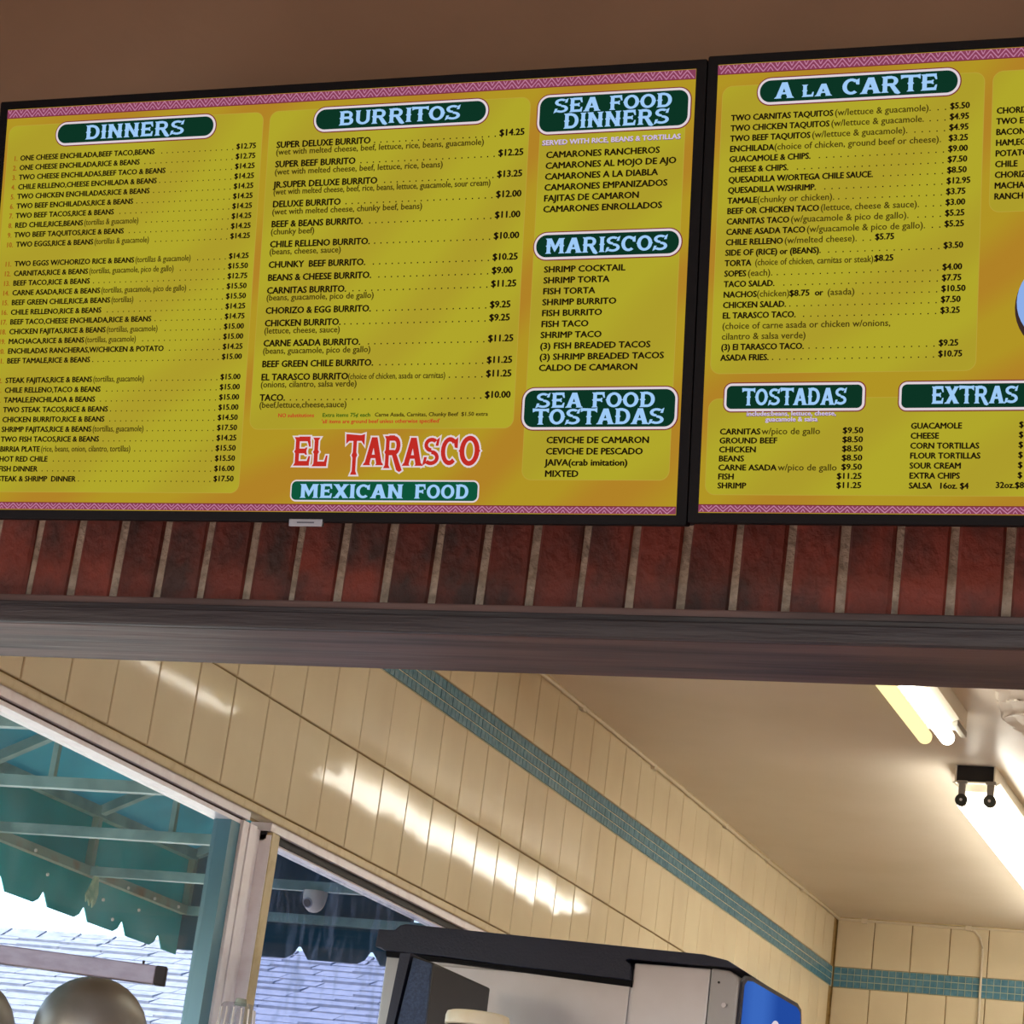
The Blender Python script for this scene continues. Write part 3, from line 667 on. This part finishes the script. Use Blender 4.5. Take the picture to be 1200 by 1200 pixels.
# western slab lettering for the headings
def arcs(cx, cy, rx, ry, a0, a1, t, n=12):
    o = [(cx + rx * math.cos(math.radians(a0 + (a1 - a0) * k / n)), cy + ry * math.sin(math.radians(a0 + (a1 - a0) * k / n))) for k in range(n + 1)]
    i = [(cx + (rx - t) * math.cos(math.radians(a0 + (a1 - a0) * k / n)), cy + (ry - t * .82) * math.sin(math.radians(a0 + (a1 - a0) * k / n))) for k in range(n + 1)]
    return [[o[k], o[k + 1], i[k + 1], i[k]] for k in range(n)]
def glyph(c, spur=True, t=.24, h=.17):
    q = .05 if spur else 0.0; P = []
    def stem(x, lo=0.0, hi=1.0):
        P.append([(x - .07, lo), (x + t + .07, lo), (x + t, lo + .10), (x + t, .43), (x + t + q, .5), (x + t, .57), (x + t, hi - .10), (x + t + .07, hi), (x - .07, hi), (x, hi - .10), (x, .57), (x - q, .5), (x, .43), (x, lo + .10)])
    def bar(x0, x1, y): P.append([(x0, y), (x1, y), (x1, y + h), (x0, y + h)])
    def tip(x, y, dy): P.append([(x - .10, y), (x + .03, y), (x + .05, y + dy), (x - .02, y + dy)])
    if c == 'A':
        P.append([(0, 0), (.24, 0), (.50, .97), (.30, 1.0)]); P.append([(.58, 0), (.84, 0), (.56, 1.0), (.30, 1.0)]); P.append([(.2, .25), (.65, .25), (.62, .38), (.22, .38)])
        P.append([(-.06, 0), (.30, 0), (.24, .09), (.0, .09)]); P.append([(.52, 0), (.90, 0), (.84, .09), (.58, .09)]); return P, .86
    if c == 'B':
        stem(.06); bar(.2, .46, .85); bar(.2, .48, .44); bar(.2, .48, 0); P += arcs(.46, .72, .26, .28, -90, 90, .18, 8); P += arcs(.48, .295, .29, .295, -90, 90, .19, 8); return P, .82
    if c == 'C':
        P += arcs(.40, .5, .40, .5, 48, 312, .20, 16); P.append([(.62, .62), (.76, .60), (.76, 1.0), (.68, .93), (.55, .90)]); return P, .80
    if c == 'D':
        stem(.06); bar(.2, .42, .85); bar(.2, .42, 0); P += arcs(.40, .5, .40, .5, -90, 90, .20, 12); return P, .84
    if c == 'E':
        stem(.06); bar(.2, .68, .85); bar(.2, .54, .43); bar(.2, .68, 0); tip(.66, .86, -.20); tip(.66, .14, .20); tip(.52, .56, .08); tip(.52, .46, -.08); return P, .76
    if c == 'F':
        stem(.06); bar(.2, .66, .85); bar(.2, .54, .42); tip(.64, .86, -.22); tip(.52, .55, .09); tip(.52, .45, -.09); return P, .72
    if c == 'I': stem(.06); return P, .34
    if c == 'L':
        stem(.06); bar(.2, .62, 0); tip(.60, .14, .24); return P, .70
    if c == 'M':
        stem(.06); stem(.78); P.append([(.10, 1), (.32, 1), (.58, .38), (.50, .10)]); P.append([(.94, 1), (.72, 1), (.48, .38), (.52, .10)]); return P, 1.08
    if c == 'N':
        stem(.06); stem(.60); P.append([(.06, 1), (.28, 1), (.78, 0), (.60, 0)]); return P, .90
    if c == 'O':
        P += arcs(.41, .5, .41, .5, 0, 360, .20, 24)
        if spur: P.append([(-.04, .5), (.04, .42), (.04, .58)]); P.append([(.86, .5), (.78, .42), (.78, .58)])
        return P, .84
    if c == 'R':
        stem(.06); bar(.2, .46, .85); bar(.2, .46, .40); P += arcs(.46, .70, .28, .30, -90, 90, .19, 8); P.append([(.34, .46), (.56, .46), (.86, -.06), (.74, -.12), (.60, -.06)]); return P, .86
    if c == 'S':
        P += arcs(.37, .735, .35, .265, 40, 270, .18, 12); P += arcs(.37, .275, .38, .275, -140, 90, .18, 12)
        P.append([(.56, .70), (.70, .70), (.76, 1.02), (.62, .93)]); P.append([(.18, .30), (.04, .30), (-.04, -.03), (.12, .06)]); return P, .78
    if c == 'T':
        stem(.29); P.append([(.0, .86), (.78, .86), (.80, 1.0), (-.05, 1.04), (-.02, .95)]); P.append([(.62, .9), (.82, .74), (.82, 1.04), (.6, 1.0)]); P.append([(.16, .9), (-.04, .78), (-.06, 1.04), (.16, 1.0)]); return P, .80
    if c == 'U':
        P.append([(.0, 1), (.30, 1), (.25, .90), (.25, .35), (.05, .35), (.05, .9)]); P.append([(.55, 1), (.83, 1), (.78, .90), (.78, .35), (.60, .35), (.60, .9)]); P += arcs(.415, .36, .365, .36, 180, 360, .19, 12); return P, .84
    if c == 'X':
        P.append([(.0, 1), (.27, 1), (.82, 0), (.53, 0)]); P.append([(.56, 1), (.80, 1), (.26, 0), (.02, 0)])
        for (a_, b_) in ((-.05, 0), (.5, 0)): P.append([(a_, 0), (a_ + .36, 0), (a_ + .28, .08), (a_ + .06, .08)]); P.append([(a_, 1), (a_ + .36, 1), (a_ + .28, .92), (a_ + .06, .92)])
        return P, .84
    return [], .42
def inflate(p, d):
    area = sum(p[i][0] * p[(i + 1) % len(p)][1] - p[(i + 1) % len(p)][0] * p[i][1] for i in range(len(p)))
    if area < 0: p = p[::-1]
    out = []; n = len(p)
    for i in range(n):
        a, b, c_ = Vector(p[i - 1]), Vector(p[i]), Vector(p[(i + 1) % n])
        e1, e2 = (b - a), (c_ - b)
        if e1.length < 1e-9 or e2.length < 1e-9: out.append(tuple(b)); continue
        n1 = Vector((e1.y, -e1.x)).normalized(); n2 = Vector((e2.y, -e2.x)).normalized(); m_ = n1 + n2
        if m_.length < .3: m_ = n1
        m_.normalize(); k_ = d / max(m_.dot(n1), .5); out.append(tuple(b + m_ * k_))
    return out
def word(mb, s, x0, x1, y, cap, zz=0.0, spur=True, t=.20, infl=0.0, skew=0.0, scales=None):
    gs = [glyph(ch, spur, t) for ch in s]; gap = .045
    k = [(scales[i] if scales else (1, 1, 0)) for i in range(len(s))]
    tot = sum(g[1] * k[i][0] + gap for i, g in enumerate(gs)) - gap
    xs = (x1 - x0) / tot; x = x0
    for i, (P, w_) in enumerate(gs):
        sx, sy, dy = k[i]
        for p in P:
            pts = [(x + (a * sx) * xs + skew * b * cap, y + (b * sy + dy) * cap) for a, b in p]
            if infl: pts = inflate(pts, infl)
            mb.poly([(a, b, zz) for a, b in pts])
        x += (w_ * sx + gap) * xs
    return mb
def flat(parent, name, mat, pts, zz):
    mb = MB(); mb.poly([(a, b, zz) for a, b in pts]); return mb.build(name, mat, parent)
L0, L1, L2, L3, L4, L5 = .0006, .0010, .0014, .0018, .0022, .0026
def plaque(scr, cx, cy, w, h, r, green='s_green', ring=.0028, outer='s_maroon'):
    p = flat(scr, 'heading_plaque', outer, rrect(cx, cy, w, h, r), L1)
    flat(p, 'plaque_rim', 's_white', rrect(cx, cy, w - .0026, h - .0026, r - .0013), L2)
    flat(p, 'plaque_field', green, rrect(cx, cy, w - .0026 - 2 * ring, h - .0026 - 2 * ring, r - .0013 - ring), L3)
    return p
def heading(p, words):
    for (s, x0, x1, y, cap) in words:
        mb = MB(); word(mb, s, x0, x1, y, cap, L4); mb.build('heading_text', 's_blue', p)
def display(ox, oz_up, label):
    upv = Vector((0, -math.sin(TILT), math.cos(TILT)))
    loc = Vector((SX + ox, SY, SZ + H)) + upv * oz_up
    r = thing('menu_display', label, 'screen', loc, 'menu displays above the serving opening')
    r.rotation_euler = (math.pi / 2 + TILT, 0, 0)
    MB().prism(rrect(W_ / 2, -H_ / 2, W_ + .0255, H_ + .023, .002, 2), -.012, .0040, 'z').build('bezel', 'black', r, bevel=.0012)
    # cut of the bezel is read from a raised lip: four lips
    h_ = MB(); h_.box(-.008, W_ + .008, -H_ - .006, .006, -.050, -.012); h_.build('housing', 'housing', r, bevel=.004)
    h_ = MB(); h_.box(.15, W_ - .15, -H_ + .06, -.12, -.085, -.050); h_.build('rear_cover', 'housing', r, bevel=.006)
    m = MB(); m.box(.40, .54, -.34, -.30, -.24, -.085); m.build('wall_mount', 'housing', r)
    return r
def scr_of(r, edge):
    s = MB(); s.box(0, W_, -H_, 0, .0040, .0044); s = s.build('screen', 's_bg', r); return s
def border(scr):
    for (y0, y1, sgn) in ((-.0118, -.0008, -1), (-H_ + .0008, -H_ + .0090, 1)):
        b_ = flat(scr, 'border_strip', 's_mag', [(0, y0), (W_, y0), (W_, y1), (0, y1)], L0 + .0044)
        mb = MB(); p = .0170; hh = y1 - y0; x = .004
        def seg(a, b, t): 
            a, b = Vector(a), Vector(b); d_ = (b - a).normalized(); n_ = Vector((-d_.y, d_.x)) * t / 2
            mb.poly([(*(a - n_), L1 + .0044), (*(b - n_), L1 + .0044), (*(b + n_), L1 + .0044), (*(a + n_), L1 + .0044)])
        lo, hi_ = y0 + .0006, y1 - .0006
        if sgn < 0: lo, hi_ = hi_, lo
        while x < W_ - p:
            seg((x, hi_), (x + p * .5, lo), .0013); seg((x + p * .5, lo), (x + p, hi_), .0013)
            m_ = (lo + hi_) / 2
            seg((x + p * .30, hi_), (x + p * .5, m_), .0011); seg((x + p * .5, m_), (x + p * .70, hi_), .0011)
            seg((x - p * .14, lo), (x, m_), .0011); seg((x, m_), (x + p * .14, lo), .0011)
            x += p
        mb.build('border_pattern', 's_pink', b_)
        flat(scr, 'border_line', 's_maroon', [(0, y0 - .0009 if sgn < 0 else y1), (W_, y0 - .0009 if sgn < 0 else y1), (W_, y0 if sgn < 0 else y1 + .0009), (0, y0 if sgn < 0 else y1 + .0009)], L0 + .0044)
def panel(scr, x0, x1, y0, y1, r=.012):
    e = flat(scr, 'menu_panel', 's_edge', rrect((x0 + x1) / 2, (y0 + y1) / 2, x1 - x0, y1 - y0, r), .0044 + .0003)
    flat(e, 'panel_field', 's_panel', rrect((x0 + x1) / 2, (y0 + y1) / 2, x1 - x0 - .0016, y1 - y0 - .0016, r - .0008), .0044 + .0005)
ZT = .0044
LW = {'(chicken)': .0385, ' (choice of chicken, carnitas or steak).': .1430}
def menu_rows(scr, rows, x, cap, fit, price_x=None, price_align='L', dots=None, light_cap=.92, boldoff=.015, pcap=None, ltx=1.0, lfit=None):
    """rows: (v, bold, light, price[, price_x]); fit=(text,width)"""
    wd = raw_text(fit[0], 0)[2]; xs = fit[1] / (wd * cap / .69)
    zz = ZT + L1
    lxs = lfit[1] / (raw_text(lfit[0], 0)[2] * cap * light_cap / .69) if lfit else xs * ltx
    for row in rows:
        v, bold, light_, price = row[:4]; x_ = x(row) if callable(x) else x
        e = x_; T = None
        if bold:
            m_ = MB(); e, _ = put_text(m_, bold, x_, v, cap, xs, boldoff, zz=zz); T = m_.build('menu_text', 's_text', scr)
        if light_:
            m_ = MB(); e, _ = put_text(m_, light_, e + (cap * .25 if bold and not light_.startswith('(ch') else 0), v, cap * light_cap, lxs, .006, zz=zz, fit=LW.get(light_)); m_.build('description_text', 's_text2', scr)
        if price:
            px = row[4] if len(row) > 4 else price_x; m_ = MB()
            if price_align == 'L': put_text(m_, price, px, v + .0010, pcap or cap, xs * 1.03, boldoff, zz=zz); left = px
            else: put_text(m_, price, px, v + .0010, pcap or cap, xs * 1.03, boldoff, 'R', zz=zz); left = px - raw_text(price, 0)[2] * (pcap or cap) / .69 * xs * 1.03
            m_.build('price_text', 's_text', scr)
            if dots:
                q = left - dots * .6; m_ = MB()
                while q > max(e, .178 if bold == 'NACHOS' else 0) + dots * .5:
                    c = cap * .20; m_.poly([(q - c / 2, v, zz), (q + c / 2, v, zz), (q + c / 2, v + c, zz), (q - c / 2, v + c, zz)]); q -= dots
                if m_.v: o = m_.build('dot_leader', 's_text', scr); o['kind'] = 'stuff'

# ---- first display
d1 = display(0, 0, 'left menu display headed DINNERS and BURRITOS above the brick course')
s1 = scr_of(d1, 0); border(s1)
panel(s1, .004, .3765, -.5065, -.0225); panel(s1, .3850, .7350, -.4270, -.0225); panel(s1, .7485, .9310, -.4890, -.0225)
G = obj('artwork', None, s1); bpy.data.objects.remove(G)
p = plaque(s1, .1931, -.0373, .2356, .0335, .0165); p.location.z = ZT; heading(p, [('DINNERS', .1215, .2656, -.0465, .0185)])
p = plaque(s1, .5640, -.0373, .2359, .0338, .0167); p.location.z = ZT; heading(p, [('BURRITOS', .4823, .6450, -.0462, .0180)])
p = plaque(s1, .8406, -.0465, .1940, .0510, .0160); p.location.z = ZT; heading(p, [('SEA FOOD', .7663, .9144, -.0450, .0172), ('DINNERS', .7792, .9114, -.0650, .0185)])
p = plaque(s1, .8412, -.2078, .1860, .0353, .0172); p.location.z = ZT; heading(p, [('MARISCOS', .7645, .9168, -.2172, .0185)])
p = plaque(s1, .8413, -.4040, .1945, .0523, .0160); p.location.z = ZT; heading(p, [('SEA FOOD', .7630, .9107, -.4030, .0178), ('TOSTADAS', .7603, .9223, -.4230, .0186)])
# shop name
p = flat(s1, 'heading_plaque', 's_white', rrect(.5717, -.5028, .2486, .0267, .0078), L1); p.location.z = ZT
flat(p, 'plaque_field', 's_green2', rrect(.5717, -.5028, .2450, .0231, .0062), L2)
for w_, x0_, x1_ in (('MEXICAN', .4610, .5985), ('FOOD', .6130, .6835)):
    mb = MB(); word(mb, w_, x0_, x1_, -.5118, .0170, L3, spur=False, t=.22); mb.build('heading_text', 's_blue', p)
sc_t = [(1.0, 1.32, -.32)] + [(1, .94, 0), (1.0, 1.08, -.10), (1, .94, -.02), (.95, .92, 0), (1, .94, 0), (1.1, 1.0, -.02)]
for (w_, x0_, x1_, y_, c__, sc__) in (('EL', .4490, .4965, -.4722, .0355, [(1, 1, 0), (1, 1, -.02)]), ('TARASCO', .5200, .6945, -.4715, .0365, sc_t)):
    mb = MB(); word(mb, w_, x0_, x1_, y_, c__, L1 + ZT, t=.17, infl=.0019, scales=sc__); o = mb.build('name_outline', 's_white', s1)
    mb = MB(); word(mb, w_, x0_, x1_, y_, c__, L2 + ZT, t=.17, scales=sc__); mb.build('name_lettering', 's_red', o)

D_ = [("ONE CHEESE ENCHILADA,BEEF TACO,BEANS", "", "$12.75"), ("ONE CHEESE ENCHILADA,RICE & BEANS", "", "$12.75"), ("TWO CHEESE ENCHILADAS,BEEF TACO & BEANS", "", "$14.25"),
      ("CHILE RELLENO,CHEESE ENCHILADA & BEANS", "", "$14.25"), ("TWO CHICKEN ENCHILADAS,RICE & BEANS", "", "$14.25"), ("TWO BEEF ENCHILADAS,RICE & BEANS", "", "$14.25"),
      ("TWO BEEF TACOS,RICE & BEANS", "", "$14.25"), ("RED CHILE,RICE,BEANS", "(tortillas & guacamole)", "$14.25"), ("TWO BEEF TAQUITOS,RICE & BEANS", "", "$14.25"),
      ("TWO EGGS,RICE & BEANS", "(tortillas & guacamole)", "$14.25"), None,
      ("TWO EGGS W/CHORIZO RICE & BEANS", "(tortillas & guacamole)", "$14.25"), ("CARNITAS,RICE & BEANS", "(tortillas, guacamole, pico de gallo)", "$15.50"),
      ("BEEF TACO,RICE & BEANS", "", "$12.75"), ("CARNE ASADA,RICE & BEANS", "(tortillas, guacamole, pico de gallo)", "$15.50"), ("BEEF GREEN CHILE,RICE,& BEANS", "(tortillas)", "$15.50"),
      ("CHILE RELLENO,RICE & BEANS", "", "$14.25"), ("BEEF TACO,CHEESE ENCHILADA,RICE & BEANS", "", "$14.75"), ("CHICKEN FAJITAS,RICE & BEANS", "(tortillas, guacamole)", "$15.00"),
      ("MACHACA,RICE & BEANS", "(tortillas, guacamole)", "$15.00"), ("ENCHILADAS RANCHERAS,W/CHICKEN & POTATO", "", "$14.25"), ("BEEF TAMALE,RICE & BEANS", "", "$15.00"), None,
      ("STEAK FAJITAS,RICE & BEANS", "(tortillas, guacamole)", "$15.00"), ("CHILE RELLENO,TACO & BEANS", "", "$15.00"), ("TAMALE,ENCHILADA & BEANS", "", "$15.00"),
      ("TWO STEAK TACOS,RICE & BEANS", "", "$15.00"), ("CHICKEN BURRITO,RICE & BEANS", "", "$14.50"), ("SHRIMP FAJITAS,RICE & BEANS", "(tortillas, guacamole)", "$17.50"),
      ("TWO FISH TACOS,RICE & BEANS", "", "$14.25"), ("BIRRIA PLATE", "(rice, beans, onion, cilantro, tortillas)", "$15.50"), ("HOT RED CHILE", "", "$15.50"), ("FISH DINNER", "", "$16.00"), ("STEAK & SHRIMP  DINNER", "", "$17.50")]
rows_, c_ = [], 0
for i, d_ in enumerate(D_):
    if d_ is None: continue
    c_ += 1; v = -.0700 - .012805 * i; rows_.append((v, d_[0], d_[1], d_[2]))
    m_ = MB(); put_text(m_, '%d.' % c_, .0150 if c_ < 10 else .0140, v, .0064, .92, .012, zz=ZT + L1); m_.build('number_text', 's_num', s1)
menu_rows(s1, rows_, lambda r: .0250 if r[0] > -.18 else .0290, .0068, (D_[0][0], .1990), .3683, 'R', .0078, light_cap=1.12, lfit=('(tortillas & guacamole)', .0795))
Bn = [(-.0704, "SUPER DELUXE BURRITO", "$14.25"), (-.0953, "SUPER BEEF BURRITO", "$12.25"), (-.1215, "JR.SUPER DELUXE BURRITO", "$13.25"), (-.1464, "DELUXE BURRITO", "$12.00"), (-.1718, "BEEF & BEANS BURRITO.", "$11.00"),
      (-.1975, "CHILE RELLENO BURRITO.", "$10.00"), (-.2235, "CHUNKY  BEEF BURRITO.", "$10.25"), (-.2399, "BEANS & CHEESE BURRITO.", "$9.00"), (-.2562, "CARNITAS BURRITO.", "$11.25"),
      (-.2816, "CHORIZO & EGG BURRITO.", "$9.25"), (-.2975, "CHICKEN BURRITO.", "$9.25"), (-.3228, "CARNE ASADA BURRITO.", "$11.25"), (-.3489, "BEEF GREEN CHILE BURRITO.", "$11.25"),
      (-.3654, "EL TARASCO BURRITO", "$11.25"), (-.3911, "TACO.", "$10.00")]
rows_ = [(v, t_, "(choice of chicken, asada or carnitas)" if t_.startswith('EL T') else "", p_) for v, t_, p_ in Bn]
menu_rows(s1, rows_, .3973, .0080, ("SUPER DELUXE BURRITO", .1286), .6965, 'L', .0084, light_cap=.92, lfit=('(choice of chicken, asada or carnitas)', .1285))
sb = MB(); zz = ZT + L1; sub_xs = 1.0
for v, t_, f_ in ((-.0793, "(wet with melted cheese, beef, lettuce, rice, beans, guacamole)", .2800), (-.1048, "(wet with melted cheese, beef, lettuce, rice, beans)", None), (-.1303, "(wet with melted cheese, beef, rice, beans, lettuce, guacamole, sour cream)", .2915),
                  (-.1558, "(wet with melted cheese, chunky beef, beans)", None), (-.1812, "(chunky beef)", None), (-.2066, "(beans, cheese, sauce)", None), (-.2649, "(beans, guacamole, pico de gallo)", None),
                  (-.3067, "(lettuce, cheese, sauce)", None), (-.3321, "(beans, guacamole, pico de gallo)", None), (-.3743, "(onions, cilantro, salsa verde)", None), (-.3999, "(beef,lettuce,cheese,sauce)", None)):
    sb = MB(); e_, xx = put_text(sb, t_, .3970, v, .0076, sub_xs, .008, zz=zz, fit=f_)
    if v == -.0793: sub_xs = xx
    sb.build('description_text', 's_text2', s1)
nt_ = MB(); put_text(nt_, "NO substitutions", .4239, -.4118, .0047, 1, .008, zz=zz, fit=.0490); put_text(nt_, "'all items are ground beef unless otherwise specified'", .4837, -.4197, .0047, 1, .008, zz=zz, fit=.1565); nt_.build('note_text', 's_red', s1)
nt_ = MB(); put_text(nt_, "Extra items 75\u00a2 each", .4842, -.4118, .0047, 1, .012, zz=zz, fit=.0640); nt_.build('note_text', 's_greentext', s1)
nt_ = MB(); put_text(nt_, "Carne Asada, Carnitas, Chunky Beef  $1.50 extra", .5543, -.4117, .0047, 1, .012, zz=zz, fit=.1475); nt_.build('note_text', 's_text2', s1)
sv = MB(); put_text(sv, "SERVED WITH RICE, BEANS & TORTILLAS", .7524, -.0842, .0058, 1, .05, zz=zz, fit=.1740); svo = sv.build('note_shadow', 's_purple', s1)
sv = MB(); put_text(sv, "SERVED WITH RICE, BEANS & TORTILLAS", .7528, -.0838, .0058, 1, .012, zz=zz + .0004, fit=.1729); sv.build('note_text', 's_lilac', svo)
menu_rows(s1, [(-.0997 - .01331 * i, t_, "", "") for i, t_ in enumerate(("CAMARONES RANCHEROS", "CAMARONES AL MOJO DE AJO", "CAMARONES A LA DIABLA", "CAMARONES EMPANIZADOS", "FAJITAS DE CAMARON", "CAMARONES ENROLLADOS"))], .7583, .0076, ("CAMARONES RANCHEROS", .1424))
menu_rows(s1, [(-.2397 - .01320 * i, t_, "", "") for i, t_ in enumerate(("SHRIMP COCKTAIL", "SHRIMP TORTA", "FISH TORTA", "SHRIMP BURRITO", "FISH BURRITO", "FISH TACO", "SHRIMP TACO", "(3) FISH BREADED TACOS", "(3) SHRIMP BREADED TACOS", "CALDO DE CAMARON"))], .7634, .0074, ("(3) SHRIMP BREADED TACOS", .1542))
menu_rows(s1, [(-.4450 - .01330 * i, t_, "", "") for i, t_ in enumerate(("CEVICHE DE CAMARON", "CEVICHE DE PESCADO", "JAIVA(crab imitation)", "MIXTED"))], .7778, .0075, ("CEVICHE DE CAMARON", .1264))
# maker's badge under the bezel
bd = B(.448, .493, -H_ - .0175, -H_ - .0085, .000, .0052).build('badge', 'silver', d1, bevel=.0008)
MB().box(.459, .482, -H_ - .0138, -H_ - .0120, .0052, .0054).build('badge_print', 'smudge', bd)

# ---- second display
d2 = display(.96768813, .00303342, 'right menu display headed A LA CARTE, TOSTADAS and EXTRAS')
s2 = scr_of(d2, 0); border(s2)
panel(s2, .0065, .3130, -.3680, -.0265); panel(s2, .3215, .620, -.1890, -.0265); panel(s2, .0065, .640, -.5085, -.3965)
p = plaque(s2, .1674, -.0359, .2384, .0342, .0168); p.location.z = ZT
mb = MB(); word(mb, 'A', .0711, .0925, -.0452, .0190, L4); word(mb, 'LA', .1025, .1375, -.0450, .0145, L4); word(mb, 'CARTE', .1500, .2605, -.0452, .0190, L4); mb.build('heading_text', 's_blue', p)
p = plaque(s2, .1073, -.3956, .1664, .0350, .0100); p.location.z = ZT; heading(p, [('TOSTADAS', .0475, .1690, -.4052, .0195)])
p = plaque(s2, .3129, -.3960, .1720, .0350, .0100); p.location.z = ZT; heading(p, [('EXTRAS', .2650, .3608, -.4050, .0195)])
sv = MB(); sv2 = MB()
for s_, x_, v_, f_ in (("includes:beans, lettuce, cheese,", .0526, -.4170, .1040), ("guacamole & salsa", .0752, -.4236, .0605)):
    put_text(sv, s_, x_ - .0004, v_ - .0004, .0050, 1, .06, zz=zz, fit=f_ + .001); put_text(sv2, s_, x_, v_, .0050, 1, .012, zz=zz + .0004, fit=f_)
svo = sv.build('note_shadow', 's_purple', s2); sv2.build('note_text', 's_lilac', svo)
AL = [("TWO CARNITAS TAQUITOS", "(w/lettuce & guacamole).", "$5.50"), ("TWO CHICKEN TAQUITOS", "(w/lettuce & guacamole.", "$4.95"), ("TWO BEEF TAQUITOS", "(w/lettuce & guacamole).", "$4.95"),
      ("ENCHILADA", "(choice of chicken, ground beef or cheese).", "$3.25"), ("GUACAMOLE & CHIPS.", "", "$9.00"), ("CHEESE & CHIPS.", "", "$7.50"), ("QUESADILLA W/ORTEGA CHILE SAUCE.", "", "$8.50"),
      ("QUESADILLA W/SHRIMP.", "", "$12.95"), ("TAMALE", "(chunky or chicken).", "$3.75"), ("BEEF OR CHICKEN TACO", "(lettuce, cheese & sauce).", "$3.00"), ("CARNITAS TACO", "(w/guacamole & pico de gallo).", "$5.25"),
      ("CARNE ASADA TACO", "(w/guacamole & pico de gallo).", "$5.25"), ("CHILE RELLENO", "(w/melted cheese).", "$5.75", .1940), ("SIDE OF (RICE) or (BEANS).", "", "$3.50"), ("TORTA", " (choice of chicken, carnitas or steak).", "$8.25", .1940),
      ("SOPES", "(each).", "$4.00"), ("TACO SALAD.", "", "$7.75"), ("NACHOS", "(chicken)", "$10.50"), ("CHICKEN SALAD.", "", "$7.50"), ("EL TARASCO TACO.", "", "$3.25"), ("", "(choice of carne asada or chicken w/onions,", ""), ("", "cilantro & salsa verde)", ""),
      ("(3) El TARASCO TACO.", "", "$9.25"), ("ASADA FRIES.", "", "$10.75")]
rows_ = []
for i, a_ in enumerate(AL):
    rows_.append((-.0687 - .01234 * i, a_[0], a_[1], a_[2]) + ((a_[3],) if len(a_) > 3 else (.2745 - .0042 * i / 23,)))
menu_rows(s2, rows_, .0187, .0070, ("TWO CARNITAS TAQUITOS", .1212), .2750, 'L', .0084, light_cap=1.08, lfit=('(w/lettuce & guacamole).', .1110))
nx = MB(); vn = -.0687 - .01234 * 17; put_text(nx, "$8.75", .0968, vn, .0070, .9, .015, zz=zz, fit=.0235); put_text(nx, "or", .1268, vn, .0070, .9, .015, zz=zz, fit=.0095); nx.build('price_text', 's_text', s2)
nx = MB(); put_text(nx, "(asada)", .1411, vn, .0075, .9, .006, zz=zz, fit=.0315); nx.build('description_text', 's_text2', s2)
menu_rows(s2, [(-.0761 - .01229 * i, t_, "", "") for i, t_ in enumerate(("CHORIZO", "TWO EGGS", "BACON", "HAM,EGG", "POTATO", "CHILE", "CHORIZO", "MACHACA", "RANCH"))], .3271, .0070, ("CHORIZO", .0425))
To = [("CARNITAS", "w/pico de gallo", "$9.50"), ("GROUND BEEF", "", "$8.50"), ("CHICKEN", "", "$8.50"), ("BEANS", "", "$8.50"), ("CARNE ASADA", "w/pico de gallo", "$9.50"), ("FISH", "", "$11.25"), ("SHRIMP", "", "$11.25")]
menu_rows(s2, [(-.4384 - .01040 * i,) + t_ for i, t_ in enumerate(To)], .0216, .0066, ("CARNITAS", .0479), .1885, 'R', light_cap=1.1, lfit=('w/pico de gallo', .0680))
Ex = [("GUACAMOLE", "", "$"), ("CHEESE", "", "$"), ("CORN TORTILLAS", "", "$"), ("FLOUR TORTILLAS", "", "$"), ("SOUR CREAM", "", "$"), ("EXTRA CHIPS", "", "$"), ("SALSA   16oz. $4", "", "32oz.$8", .3384)]
menu_rows(s2, [(-.4328 - .01121 * i,) + t_ for i, t_ in enumerate(Ex)], .2425, .0066, ("GUACAMOLE", .0569), .3622, 'L')
pe = flat(s2, 'plate_picture', 's_plate_edge', [(.4038 + .0500 * math.cos(t), -.2975 + .0520 * math.sin(t)) for t in [2 * math.pi * k / 40 for k in range(40)]], ZT + L0)
flat(pe, 'plate_face', 's_plate', [(.4038 + .0480 * math.cos(t), -.2915 + .0480 * math.sin(t)) for t in [2 * math.pi * k / 40 for k in range(40)]], ZT + L1)
bpy.data.objects.remove(fobj)
